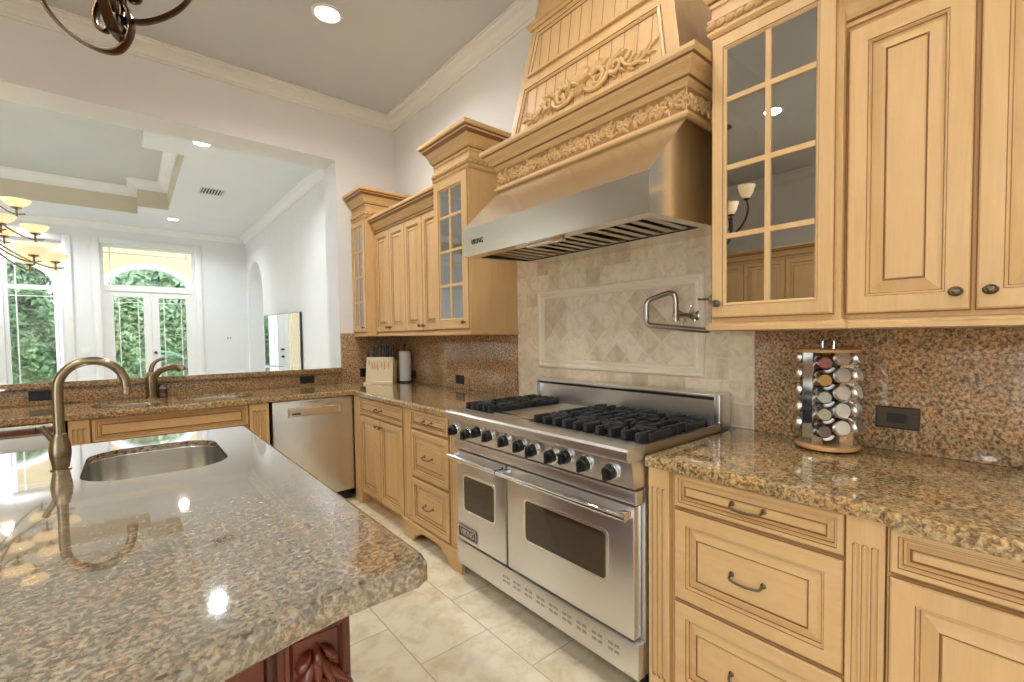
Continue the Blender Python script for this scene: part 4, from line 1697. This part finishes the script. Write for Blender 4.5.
for i, (y, z) in enumerate([(-2.402, .846), (-2.525, .842), (-2.628, .868), (-2.722, .862), (-2.850, .860), (-2.960, .856), (-3.044, .850), (-3.164, .848), (-3.250, .862), (-3.350, .852), (-3.477, .848)]):
    xk = -.762 - .016 * (z - .797) / .097
    c = Vector((xk, y, z))
    b = MB()
    b.lathe([(.034, 0), (.034, .006), (.030, .011), (.027, .011)], c + nrm * .0003, nrm, 22)
    bz = b.build('knob_bezel', M['chrome'], cp)
    b = MB()
    b.lathe([(.0262, .010), (.0262, .030), (.024, .035), (.013, .037), (0, .037)], c, nrm, 22)
    Fk = Fr(c + nrm * .037, (0, -1, 0), (0, 0, 1), nrm)
    b.bbox(Fk(-.0075, -.023, -.002), Fk(.0075, .023, .014), .003)
    b.build('knob', M['black'], bz, smooth=40)
# cooktop deck
b = MB()
b.box((-.6995, yb, .9055), (-.131, ya, .921))
for y in (ya, yb + .012, ya - .275, ya - .575, (ya - .575 + yb) / 2):
    b.box((-.6995, y, .921), (-.131, y - .012, .944))
b.build('cooktop', M['steel_d'], t, smooth=0)
b = MB()
b.bbox((-.690, ya - .291, .9215), (-.20, ya - .571, .950), .004)
gr = b.build('griddle', M['steel_d'], t, smooth=30)
b = MB()
b.bbox((-.690, ya - .291, .9505), (-.655, ya - .571, .953), .001)
b.build('drip_tray', M['steel_h'], gr, smooth=30)


def grate(y0, y1, xa, xb, label=None):
    b = MB()
    zt_, zb2 = .979, .936
    wy = y0 - y1
    n_ = 5
    xm_ = (xa + xb) / 2
    cy_ = (y0 + y1) / 2
    b.bbox((xa + .006, y0, zb2), (xa + .018, y1, zb2 + .008), .002)
    b.bbox((xb - .018, y0, zb2), (xb - .006, y1, zb2 + .008), .002)
    b.bbox((xa + .05, y0, zb2 + .008), (xb - .05, y0 - .012, zt_ - .006), .003)
    b.bbox((xa + .05, y1 + .012, zb2 + .008), (xb - .05, y1, zt_ - .006), .003)
    for k in range(n_):
        y = y0 - .022 - (wy - .044) * k / (n_ - 1)
        ln = .085 if k in (0, 4) else (.075 if k in (1, 3) else .070)
        b.bbox((xa + .001, y + .0095, zb2 + .002), (xa + ln, y - .0095, zt_), .003)
        b.bbox((xb - ln, y + .0095, zb2 + .002), (xb - .001, y - .0095, zt_), .003)
    # radial arms towards the burner
    for a in range(8):
        an = a * PI / 4 + PI / 8
        p0 = Vector((xm_ + .028 * math.cos(an), cy_ + .028 * math.sin(an), zt_ - .008))
        p1 = Vector((xm_ + .105 * math.cos(an), cy_ + .115 * math.sin(an), zt_ - .006))
        b.tube([p0, p1], [.006, .008], 6)
    b.bbox((xm_ - .007, y0 - .010, zt_ - .018), (xm_ + .007, cy_ + .035, zt_), .003)
    b.bbox((xm_ - .007, cy_ - .035, zt_ - .018), (xm_ + .007, y1 + .010, zt_), .003)
    g = b.build('burner_grate', M['iron'], t, smooth=30)
    b = MB()
    b.lathe([(.052, 0), (.052, .008), (.040, .012), (.040, .020), (.034, .024), (0, .026)], (xm_, cy_, .9215), n=20)
    b.build('burner_cap', M['iron'], g)


for y0, y1 in ((ya - .018, ya - .270), (ya - .592, ya - .885), (ya - .902, yb + .018)):
    grate(y0, y1, -.694, -.448)
    grate(y0, y1, -.440, -.196)
# backguard
b = MB()
b.box((-.128, yb + .03, .9215), (-.055, ya - .012, 1.043))
b.bbox((-.150, yb + .03, 1.058), (-.052, ya - .012, 1.072), .004)
b.box((-.120, yb + .03, 1.043), (-.055, ya - .012, 1.058))
b.bbox((-.152, yb, .9215), (-.050, yb + .030, 1.074), .004)
b.bbox((-.150, ya - .012, .9215), (-.052, ya, 1.073), .004)
bgd = b.build('backguard', M['steel'], t, smooth=30)
MB().box((-.1285, yb + .031, 1.0435), (-.1205, ya - .013, 1.0575)).build('vent_slot_shade', M['blackm'], bgd, smooth=0)  # dark strip stands in for the shade under the top lip

# ---------------------------------------------------------------- pot filler
t = thing('pot_filler', 'brushed nickel folding pot filler tap on the tiles above the range', 'tap', (-.0236, -3.40, 1.42))
b = MB()
P0 = Vector((-.0242, -3.385, 1.428))
b.lathe([(.030, 0), (.030, .004), (.022, .010), (.013, .014), (.013, .05)], P0, (-1, 0, 0), 18)
P1 = Vector((-.140, -3.343, 1.430))
b.tube([P0 + Vector((-.045, 0, 0)), P1], .0125, 12)
b.lathe([(.015, 0), (.016, .03), (.0135, .034), (.0135, .075), (.012, .085)], P1 + Vector((0, 0, -.03)), (0, 0, 1), 16)
b.build('wall_valve', M['nickel'], t)
b = MB()
c_ = P0 + Vector((-.072, .03, .0))
for a in range(4):
    an = a * PI / 2 + .5
    q = Vector((0, math.cos(an), math.sin(an)))
    cc = P0 + Vector((-.062, .018, 0))
    b.tube([cc, cc + q * .050], [.006, .005], 8)
    b.lathe([(0, -.008), (.0075, -.004), (.0075, .004), (0, .008)], cc + q * .050, (0, 0, 1), 8)
b.build('cross_handle', M['nickel'], t)
b = MB()
b.tube(spline([P1 + Vector((0, 0, .05)), Vector((-.142, -3.343, 1.505)), Vector((-.144, -3.335, 1.528)), Vector((-.147, -3.315, 1.536)), Vector((-.15, -3.290, 1.532)), Vector((-.165, -3.225, 1.512)), Vector((-.170, -3.207, 1.500)), Vector((-.172, -3.200, 1.48)), Vector((-.172, -3.200, 1.43))], 6), .0132, 12)
b.lathe([(.0145, 0), (.0145, .05)], (-.172, -3.200, 1.435), n=14)
b.build('upper_arm', M['nickel'], t)
b = MB()
b.tube(spline([Vector((-.172, -3.200, 1.44)), Vector((-.173, -3.202, 1.405)), Vector((-.175, -3.220, 1.386)), Vector((-.178, -3.26, 1.381)), Vector((-.19, -3.50, 1.357)), Vector((-.195, -3.535, 1.358)), Vector((-.198, -3.555, 1.375)), Vector((-.199, -3.560, 1.41)), Vector((-.2, -3.560, 1.47))], 6), .0132, 12)
b.lathe([(.014, 0), (.018, .01), (.018, .03), (.010, .038), (0, .04)], (-.2, -3.560, 1.468), n=14)
b.tube([(-.2, -3.552, 1.488), (-.2, -3.49, 1.492)], [.006, .0045], 10)
b.build('spout_arm', M['nickel'], t)


# ---------------------------------------------------------------- outlets
def outlet(F, w, h, label, mat='plate'):
    t = thing('wall_outlet', label, 'outlet', F(w / 2, 0, 0))
    b = MB()
    loops(b, F, w, h, [(0, 0, 0), (0, .003, 0), (.004, .006, 0)])
    b.build('cover_plate', M[mat], t, smooth=0)
    b = MB()
    hz = w > h
    u0, u1, v0, v1 = (.27 * w, .73 * w, .28 * h, .72 * h) if hz else (.28 * w, .72 * w, .27 * h, .73 * h)
    boxF(b, F, u0, u1, v0, v1, .0061, .0085)
    b.build('socket', M['black'], t, smooth=0)
    b = MB()
    for s_ in (.1, .9):
        b.lathe([(.0035, 0), (.003, .0015), (0, .002)], F(w * s_, h / 2, .006) if hz else F(w / 2, h * s_, .006), F.N, 8)
    b.build('screws', M['black'], t)


outlet(FX(-.0325, -4.107, .995), .128, .078, 'dark bronze outlet plate on the granite right of the spice rack')
outlet(FX(-.0325, -1.185, .952), .128, .070, 'black outlet plate on the granite left of the range', 'black')
outlet(FX(-.0325, -.335, .950), .125, .068, 'black outlet plate on the granite beside the paper towel roll', 'black')
outlet(FY(-.405, -.0325, .962), .072, .080, 'black outlet plate on the corner granite left of the knife block', 'black')
outlet(FY(-.935, -.0325, .936), .118, .064, 'black outlet plate under the bar ledge above the dishwasher', 'black')
outlet(FY(-2.560, -.0325, .945), .118, .064, 'black outlet plate under the bar ledge at the left edge', 'black')


def plate_white(F, w, h, label, nm='light_switch', dark=False):
    t = thing(nm, label, nm.replace('_', ' '), F(w / 2, 0, 0))
    b = MB()
    loops(b, F, w, h, [(0, 0, 0), (0, .004, 0), (.004, .007, 0)])
    b.build('cover_plate', M['trim_w'], t, smooth=0)
    b = MB()
    k = max(1, int(w / .05))
    for i in range(k):
        u = w * (i + .5) / k
        boxF(b, F, u - .008, u + .008, h * .3, h * .7, .0071, .012)
    b.build('rocker', M['plate'] if dark else M['trim_w'], t, smooth=0)


plate_white(FY(-2.74, LY - .0005, 1.10), .16, .115, 'white switch plate between the tall window and the garden doors')
plate_white(FY(-.50, LY - .0005, 1.33), .10, .08, 'small white keypad with dark screen right of the garden doors', 'alarm_keypad', True)

# ---------------------------------------------------------------- spice rack
cx_, cy_ = -.152, -3.985
t = thing('spice_rack', 'round revolving spice rack with beech discs and chrome pillars', 'spice rack', (cx_, cy_, CT))
Rr = .101
b = MB().lathe([(.04, 0), (.04, .006)], (cx_, cy_, CT + .0005), n=20)
b.build('swivel_base', M['black'], t)
b = MB().lathe([(Rr, .0065), (Rr + .004, .010), (Rr + .004, .018), (Rr, .0215)], (cx_, cy_, CT), n=40)
b.build('bottom_disc', M['wood_disc'], t)
ZT = 1.268
b = MB().lathe([(Rr, 0), (Rr + .003, .003), (Rr + .003, .010), (Rr, .013)], (cx_, cy_, ZT), n=40)
b.build('top_disc', M['wood_disc'], t)
b = MB()
b.tube(spline([(cx_ - .014, cy_ + .014, ZT + .012), (cx_ - .014, cy_ + .014, ZT + .04), (cx_ - .008, cy_ + .008, ZT + .056), (cx_ + .0, cy_, ZT + .060), (cx_ + .008, cy_ - .008, ZT + .056), (cx_ + .014, cy_ - .014, ZT + .04), (cx_ + .014, cy_ - .014, ZT + .012)], 5), .0032, 8)
b.build('ring_handle', M['chrome'], t)
ph0 = math.atan2(-4.5463 - cy_, -2.0577 - cx_)
cols = [math.radians(a) for a in (34, 108, -86, 180)]
for a in [math.radians(x) for x in (-44, 70, 144, -135)]:
    an = ph0 + a
    d = Vector((math.cos(an), math.sin(an), 0))
    s_ = Vector((-d.y, d.x, 0))
    c = Vector((cx_, cy_, 0)) + d * .078
    b = MB()
    A = [c + s_ * .024 - d * .03, c + s_ * .022 + d * .012, c - s_ * .022 + d * .012, c - s_ * .024 - d * .03]
    b.add([q + Vector((0, 0, CT + .0218)) for q in A] + [q + Vector((0, 0, ZT - .0003)) for q in A],
          [(0, 1, 5, 4), (1, 2, 6, 5), (2, 3, 7, 6), (3, 0, 4, 7)])
    b.build('chrome_pillar', M['chrome'], t, smooth=0)
# jars: lid outwards
cont = {}
for nm, c in (('red', (.42, .05, .02)), ('amber', (.72, .36, .03)), ('cream', (.72, .62, .40)), ('pale', (.70, .66, .48)), ('brown', (.22, .10, .04)), ('green', (.20, .22, .07))):
    cont[nm] = plain('spice_' + nm, c, .8, .15)


def jar_proto(nm):
    r = thing('spice_jar', 'spice jar', 'jar', (0, 0, 0), 'spice jars in the revolving rack')
    b = MB().lathe([(0, 0), (.0195, 0), (.0225, .003), (.0225, .050), (.020, .056)], (0, 0, 0), (1, 0, 0), 18)
    b.build('glass_body', M['jar_glass'], r, origin=(0, 0, 0))
    b = MB().lathe([(0, .002), (.0205, .002), (.0205, .042), (0, .042)], (0, 0, 0), (1, 0, 0), 16)
    b.build('contents', cont[nm], r, origin=(0, 0, 0))
    b = MB().lathe([(.0255, .0565), (.0268, .058), (.0268, .072), (.0245, .075), (0, .0755)], (0, 0, 0), (1, 0, 0), 22)
    b.build('lid', M['chrome_lid'], r, origin=(0, 0, 0))
    return r


M['chrome_lid'] = pbr('satin_lid', (.78, .74, .68), .32, metal=1)[0]
protos = {}
rows = ['top', 'second', 'third', 'fourth', 'bottom']
names = {0: ('right front', 'lid facing the viewer'), 1: ('far right', 'lid facing right'), 2: ('left', 'lid facing left')}
plan = [(27, ['cream', 'brown', 'green', 'pale', 'red'], 0), (70, ['brown', 'amber', 'cream', 'green', 'brown'], 1), (-86, ['red', 'amber', 'pale', 'cream', 'brown'], 2)]
for a, cl, nm in plan:
    an = ph0 + math.radians(a)
    for k in range(5):
        z = 1.233 - .0615 * k
        if cl[k] not in protos:
            protos[cl[k]] = jar_proto(cl[k])
            o = protos[cl[k]]
        else:
            o = copy_tree(protos[cl[k]])
        rad = .030
        o.location = (cx_ + math.cos(an) * rad, cy_ + math.sin(an) * rad, z)
        o.rotation_euler = (0, -.28, an) if True else (0, 0, an)
        o['label'] = 'silver lidded spice jar, %s in the %s column, %s' % (rows[k], *names[nm])
an = ph0 + math.radians(-6)
mid = ['red', 'amber', 'pale', 'cream', 'brown']
for k in range(5):
    o = copy_tree(protos[mid[k]])
    o.location = (cx_ + math.cos(an) * .078, cy_ + math.sin(an) * .078, 1.233 - .0615 * k)
    o.rotation_euler = (0, .28, an + PI)
    o['label'] = 'spice jar showing %s contents between the chrome pillars, %s of its column' % ({'red': 'red', 'amber': 'amber', 'pale': 'pale', 'cream': 'cream', 'brown': 'brown'}[mid[k]], rows[k])

# ---------------------------------------------------------------- knife block and towel roll
ang = math.atan2(-.493 + .28, -.268 + .461)
t = thing('knife_block', 'pale wooden knife block standing across the counter corner', 'knife block', (-.33, -.35, CT))
Pm = Vector((-.3655, -.3905, CT + .0005))
U = Vector((math.cos(ang), math.sin(ang), 0))
Nn = U.cross(Vector((0, 0, 1)))
Fk = Fr(Pm, U, (0, 0, 1), Nn)
hw = .128
b = MB()
pf = [(.012, 0), (.012, .020), (0, .024), (-.030, .246), (-.115, .205), (-.085, 0)]
A = [Fk(-hw, z, n) for n, z in pf]
B = [Fk(hw, z, n) for n, z in pf]
K = len(pf)
b.add(A + B, [(i, (i + 1) % K, K + (i + 1) % K, K + i) for i in range(K)] + [tuple(range(K))[::-1], tuple(range(K, 2 * K))])
b.build('block', M['block'], t, smooth=0)
b = MB()
boxF(b, Fk, -hw - .012, hw + .012, 0, .018, .0125, .020)
b.build('base_lip', M['block'], t, smooth=0)
kt = [(-.112, .055, -.35), (-.078, .085, .02), (-.058, .080, .04), (-.035, .088, -.03), (-.004, .090, .03), (.020, .080, .05), (.044, .088, .02), (.066, .085, -.03), (.094, .085, .0), (.113, .08, .0)]
wrd = ['short leaning knife at the left end of the block', 'second knife from the left in the block', 'third knife from the left in the block', 'fourth knife from the left in the block', 'fifth knife from the left in the block',
       'sixth knife from the left in the block', 'fourth knife from the right in the block', 'third knife from the right in the block', 'second knife from the right in the block', 'rightmost knife in the block']
for (u, ln, tilt), lb in zip(kt, wrd):
    base = Fk(u, .228, -.052)
    k_o = thing('kitchen_knife', 'black handled ' + lb, 'knife', base, 'knives in the knife block')
    dv = (Vector((0, 0, 1)) * .97 + Nn * -.13 + U * tilt).normalized()
    b = MB()
    pts = [base + dv * (.012 + ln * 1.3 * q) for q in (0, .1, .5, .9, 1)]
    b.tube(pts, [.0095, .0105, .0095, .0115, .008], 8)
    b.build('handle', M['black'], k_o)
    b = MB()
    Fq = Fr(base, U, dv, Nn)
    boxF(b, Fq, -.007, .007, -.02, .012, -.0012, .0012)
    b.build('blade', M['steel_h'], k_o, smooth=0)
b = MB()
for u, v0, v1 in ((-.10, .15, .23), (-.07, .10, .21), (-.045, .09, .21), (-.015, .07, .21), (.02, .12, .21), (.05, .10, .21), (.085, .11, .21)):
    dome(b, Fk.at(0, 0, 0), u, (v0 + v1) / 2, (v1 - v0) / 2, .007, .001, -PI / 2, -.027 * ((v0 + v1) / 2 - .024) / .222 + .0005, .5, seg=10, rings=1)
b.build('slot_inlays', M['wood_disc'], t, smooth=0)
tw = thing('paper_towel_holder', 'black wire paper towel holder beside the knife block', 'towel holder', (-.115, -.395, CT))
c = Vector((-.115, -.395, CT + .0005))
b = MB().lathe([(.075, 0), (.075, .008), (.06, .012), (.008, .013)], c, n=28)
b.build('base', M['black'], tw)
b = MB().tube([c + Vector((0, 0, .012)), c + Vector((0, 0, .330))], .005, 10)
b.lathe([(0, .33), (.011, .335), (.013, .345), (.008, .356), (0, .362)], c, n=12)
b.build('spindle', M['black'], tw)
b = MB()
b.tube([c + Vector((-.068, -.02, .01)), c + Vector((-.068, -.02, .31))], .003, 8)
b.build('tension_arm', M['black'], tw)
b = MB()
b.lathe([(.008, .0145), (.058, .0145), (.059, .018), (.059, .290), (.057, .293), (.022, .293), (.020, .29), (.020, .16), (.008, .16)], c, n=32)
o = b.build('paper_towel_roll', M['paper'], None, smooth=40)
tag(o, 'white paper towel roll standing on its holder in the corner', 'paper towel')

# ---------------------------------------------------------------- faucets
t = thing('island_faucet', 'tall bronze gooseneck faucet standing on the island beside the sink', 'faucet', (-2.238, -2.35, CT))
c = Vector((-2.238, -2.35, CT + .0005))
b = MB().lathe([(.026, 0), (.026, .003), (.0205, .005), (.0225, .02), (.0265, .045), (.0275, .062), (.025, .085), (.021, .102), (.018, .110), (.0175, .116), (.0145, .119)], c, n=28)
b.build('body', M['bronze'], t)
b = MB()
arc = [(-2.238, -2.35, 1.03), (-2.238, -2.35, 1.12), (-2.238, -2.35, 1.17)]
for k in range(1, 15):
    a = PI - k * PI / 15 * 1.02
    arc.append((-2.154 + .084 * math.cos(a), -2.35, 1.18 + .090 * math.sin(a)))
arc += [(-2.070, -2.35, 1.168)]
b.tube(arc, .0138, 16)
b.build('spout', M['bronze'], t)
b = MB().lathe([(.0152, 0), (.0152, .022), (.0135, .024)], (-2.069, -2.35, 1.150), n=16)
b.build('aerator', M['bronze'], t)
b = MB()
b.tube([(-2.246, -2.352, 1.000), (-2.262, -2.353, 1.030), (-2.279, -2.355, 1.062)], [.0095, .008, .009], 12)
b.build('lever', M['bronze'], t)
t = thing('sink_faucet', 'brushed bronze pull out faucet behind the double sink', 'faucet', (-1.945, -.095, CT))
c = Vector((-1.945, -.095, CT + .0005))
b = MB().lathe([(.038, 0), (.038, .006), (.032, .012), (.031, .06), (.034, .11), (.033, .15), (.031, .17), (.022, .188), (.010, .196), (0, .198)], c, n=24)
b.build('body', M['bronze'], t)
b = MB()
b.tube(spline([(-1.945, -.10, 1.03), (-1.925, -.115, 1.075), (-1.89, -.14, 1.115), (-1.84, -.17, 1.138), (-1.80, -.195, 1.138), (-1.775, -.21, 1.125), (-1.768, -.214, 1.112)], 6), [.024] * 6 + [.022] * 12 + [.023] * 8 + [.026] * 11, 14)
b.build('spout', M['bronze'], t)
b = MB()
b.tube(spline([(-1.945, -.095, 1.105), (-1.938, -.09, 1.145), (-1.92, -.085, 1.175), (-1.895, -.082, 1.192), (-1.868, -.08, 1.197)], 5), [.0155 - .0003 * i for i in range(21)], 10)
b.build('lever', M['bronze'], t)
t = thing('soap_bottle', 'small clear soap bottle with red label beside the sink faucet', 'bottle', (-1.882, -.080, CT))
c = Vector((-1.882, -.080, CT + .0005))
b = MB().lathe([(0, 0), (.024, 0), (.027, .004), (.027, .075), (.022, .090), (.010, .098), (.010, .106)], c, n=20, sq=.7)
b.build('bottle_body', M['jar_glass'], t)
b = MB().lathe([(.0275, .030), (.0275, .058)], c, n=20, sq=.72)
lb_m = pbr('red_label', (.16, .02, .025), .4)[0]
b.build('paper_label', lb_m, t)
b = MB().lathe([(.011, .106), (.011, .120), (.006, .122), (.006, .134), (0, .135)], c, n=12)
b.build('cap', M['jar_glass'], t)

# ---------------------------------------------------------------- lamps
def can(x, y, z, label, watts, col=WARM):
    t = thing('recessed_light', label, 'ceiling light', (x, y, z), 'recessed ceiling lights')
    b = MB().lathe([(.072, -.0005), (.098, -.0005), (.100, -.004), (.094, -.010), (.078, -.012), (.072, -.006), (.070, -.0005)], (x, y, z), n=28)
    b.build('trim_ring', M['trim_w'], t)
    b = MB().lathe([(0, -.003), (.070, -.003)], (x, y, z), n=28)
    b.build('lens', M['lamp'], t, smooth=0)
    light('recessed_lamp', 'AREA', (x, y, z - .016), watts, col, .14, spread=150)


KW, LW = 11.5, 20
can(-1.0, -1.225, CZ, 'lit recessed ceiling light above the corner of the kitchen', KW)
can(-3.46, -2.64, CZ, 'lit recessed ceiling light reflected in the right glass cabinet door', KW)
for i, (x, y) in enumerate(((-1.15, -3.3), (-3.4, -5.3), (-1.2, -5.6), (-4.4, -4.0))):  # unseen ceiling lights added to brighten the kitchen
    can(x, y, CZ, 'added unseen recessed ceiling light ' + ['above the range', 'behind the camera to the left', 'behind the camera to the right', 'beside the camera far to the left'][i], (6.5, KW, KW, KW)[i])
can(-1.39, 1.84, CZ, 'recessed living room light just under the opening header', LW, NEUT)
can(-1.40, 6.17, CZ, 'recessed living room light near the garden doors', LW, NEUT)
for i, (x, y) in enumerate(((-3.5, .95), (-6.4, 4.0), (-3.6, 6.75))):  # unseen lights put in to brighten the living room
    can(x, y, CZ, 'added unseen recessed living room light ' + ['beside the bar ledge', 'at the far left of the living room', 'before the tall window'][i], LW, NEUT)
t = thing('ceiling_vent', 'white slotted air vent in the living room ceiling', 'vent', (-1.08, 3.84, CZ))
b = MB()
F = Fr((-1.235, 4.02, CZ - .0005), (1, 0, 0), (0, -1, 0), (0, 0, -1))
loops(b, F, .31, .36, [(0, 0, 0), (0, .006, 0), (.025, .008, 0), (.03, .002, 0)], close=False, back=False)
b.build('vent_frame', M['vent'], t, smooth=0)
b = MB()
boxF(b, F, .03, .28, .03, .33, .0001, .001)
b.build('vent_void_shade', M['blackm'], t, smooth=0)  # black sheet gives the shade behind the slats by colour
b = MB()
for k in range(7):
    u = .045 + k * .035
    boxF(b, F, u, u + .014, .03, .33, .0015, .006)
b.build('vent_slats', M['vent'], t, smooth=0)

# swivelled reflective screen on the living room wall
t = thing('wall_television', 'reflective flat screen swung out from the living room wall mirroring the garden doors', 'television', (-.2, 3.85, .88))
an = math.radians(5.0)
U = Vector((math.sin(an), -math.cos(an), 0))
Nn = Vector((-math.cos(an), -math.sin(an), 0))
Ft = Fr(Vector((LX - .179, 4.80, .88)), U, (0, 0, 1), Nn)
b = MB()
boxF(b, Ft, 0, 1.71, 0, .865, -.02, 0)
b.build('screen_back', M['black'], t, smooth=0)
b = MB()
boxF(b, Ft, .006, 1.68, .008, .857, .0002, .003)
b.build('screen', M['mirror'], t, smooth=0)
MB().tube([Ft(.75, .4, -.021), Vector((LX - .002, Ft(.75, .4, 0).y, 1.28))], .03, 10).build('wall_arm', M['black'], t)


# ---------------------------------------------------------------- chandeliers
def bowl(b, c, r):
    b.lathe([(.012, 0), (r * .45, .008), (r * .80, .030), (r, .062), (r * .96, .062), (r * .76, .036), (r * .4, .014), (0, .010)], c, n=22)


def living_chandelier():
    cx, cy = -2.975, 1.2
    t = thing('bowl_chandelier', 'tiered bronze chandelier with lit alabaster bowls beyond the bar ledge', 'chandelier', (cx, cy, 1.93))
    b = MB()
    b.tube([(cx, cy, 3.93), (cx, cy, 2.75)], .008, 8)
    b.lathe([(0, 1.93), (.018, 1.945), (.026, 1.97), (.014, 2.0), (.02, 2.05), (.035, 2.12), (.02, 2.2), (.016, 2.5), (.03, 2.56), (.018, 2.62), (.012, 2.78), (0, 2.8)], (cx, cy, 0), n=14)
    b.build('stem', M['bronze'], t)
    MB().lathe([(.07, 3.935), (.07, 3.925), (.02, 3.90), (.01, 3.88)], (cx, cy, 0), n=20).build('ceiling_canopy', M['bronze'], t)
    for R, z, n_, a0 in ((.27, 2.47, 4, -8), (.36, 2.285, 6, 6), (.47, 2.06, 8, 8)):
        for k in range(n_):
            a = math.radians(a0) + 2 * PI * k / n_
            d = Vector((math.cos(a), math.sin(a), 0))
            c = Vector((cx, cy, 0))
            b = MB()
            zs = z - .05
            b.tube(spline([c + Vector((0, 0, zs + .28)), c + d * R * .25 + Vector((0, 0, zs + .16)), c + d * R * .6 + Vector((0, 0, zs + .03)), c + d * R * .9 + Vector((0, 0, zs - .035)), c + d * (R + .05) + Vector((0, 0, zs - .035))], 5), .006, 7)
            b.tube([c + d * R + Vector((0, 0, zs - .06)), c + d * R + Vector((0, 0, zs + .01))], .007, 7)
            b.lathe([(.006, -.004), (.03, .006), (.034, .014), (.02, .016)], c + d * R + Vector((0, 0, zs)), n=14)
            ar = b.build('arm', M['bronze'], t)
            b = MB()
            bowl(b, c + d * R + Vector((0, 0, z - .035)), .088)
            b.build('glass_bowl', M['lampglass'], ar)


living_chandelier()


def strap(b, pts, wd, th, up_=None):
    """flat forged strap swept along pts, wd across the plane of the curl"""
    P = [Vector(p) for p in pts]
    n_ = (P[2] - P[0]).cross(P[-1] - P[0])
    return n_


def scroll_chandelier(c, label, rot):
    t = thing('scroll_chandelier', label, 'chandelier', c)
    c = Vector(c)
    b = MB()
    b.tube([c + Vector((0, 0, .42)), (c.x, c.y, CZ - .03)], .009, 8)
    b.lathe([(0, -.02), (.02, 0), (.032, .03), (.018, .06), (.026, .12), (.014, .2), (.02, .3), (.034, .36), (.016, .42), (0, .43)], c + Vector((0, 0, .06)), n=14)
    b.build('stem', M['pull'], t)
    MB().lathe([(.075, CZ - .0005), (.075, CZ - .012), (.03, CZ - .03), (.012, CZ - .04)], (c.x, c.y, 0), n=20).build('ceiling_canopy', M['pull'], t)
    for k in range(3):
        a = rot + math.radians((150, 255, 343)[k])
        hz = (0, .06, .135)[k]
        d = Vector((math.cos(a), math.sin(a), 0))
        s_ = Vector((-d.y, d.x, 0))
        prof = [(.050, .16), (.030, .12), (.040, .08), (.070, .09), (.075, .14), (.050, .20), (.0, .21), (-.040, .16), (-.042, .08), (.0, .01), (.06, .0), (.13, .03), (.20, .09), (.25, .17), (.27, .26), (.255, .33)]
        pts = spline([c + d * r + Vector((0, 0, z + hz)) for r, z in prof], 6)
        b = MB()
        vs = []
        fs = []
        Nn_ = len(pts)
        for i, p_ in enumerate(pts):
            tg = (pts[min(i + 1, Nn_ - 1)] - pts[max(i - 1, 0)]).normalized()
            nr = tg.cross(s_).normalized()
            w2 = .020 * (.6 + .4 * math.sin(PI * i / (Nn_ - 1)))
            for q0, q1 in ((-1, -.5), (-.6, -1), (.6, -1), (1, -.5), (1, .5), (.6, 1), (-.6, 1), (-1, .5)):
                vs.append(p_ + s_ * w2 * q0 + nr * .006 * q1)
        for i in range(Nn_ - 1):
            for j in range(8):
                fs.append((i * 8 + j, i * 8 + (j + 1) % 8, i * 8 + 8 + (j + 1) % 8, i * 8 + 8 + j))
        fs += [tuple(range(8))[::-1], tuple((Nn_ - 1) * 8 + j for j in range(8))]
        b.add(vs, fs)
        ar = b.build('arm', M['strap'], t)
        b = MB()
        e = c + d * .25 + Vector((0, 0, .355 + hz))
        b.lathe([(.012, -.02), (.03, -.005), (.035, .0), (.012, .004)], e, n=14)
        b.build('cup', M['strap'], ar)
        b = MB()
        b.lathe([(.014, 0), (.04, .012), (.062, .05), (.075, .10), (.085, .125), (.082, .126), (.070, .10), (.055, .05), (.03, .018), (0, .014)], e + Vector((0, 0, .005)), n=20)
        b.build('glass_shade', M['lampglass'], ar)
    return t


M['strap'] = steel('forged_bronze', (.075, .040, .020), .30, (30, 30, 30))
scroll_chandelier((-2.05, -2.0, 2.495), 'forged bronze scroll chandelier hanging over the island, its lowest curls in view', 0)
scroll_chandelier((-3.45, -2.15, 2.30), 'second scroll chandelier with lit glass shades, mirrored in the right glass cabinet door', math.radians(20))

# tall cabinets on the camera-side wall, mirrored in the glass doors
t = thing('pantry_cabinet', 'tall maple cabinet on the opposite wall, mirrored in the right glass door', 'cabinet', (-5.2, -1.8, 0))
F = Fr((-4.92, -3.3, 0), (0, 1, 0), (0, 0, 1), (1, 0, 0))
b = MB()
boxF(b, F, 0, 3.2, .0005, 2.3, -.57, 0)
b.build('carcass', M['maple'], t, smooth=0)
for k in range(6):
    door(t, F.at(.01 + .532 * k, 1.40, .0002), .525, .88, (.48 if k % 2 == 0 else .045, .05))
    door(t, F.at(.01 + .532 * k, .11, .0002), .525, 1.27, (.48 if k % 2 == 0 else .045, 1.20))
b = MB()
crown_wood(b, [(-5.495, -.0985), (-4.92, -.0985), (-4.92, -3.3015), (-5.495, -3.3015)][::-1], 2.301, 2.44, .085)
b.build('crown', W_, t, smooth=25)
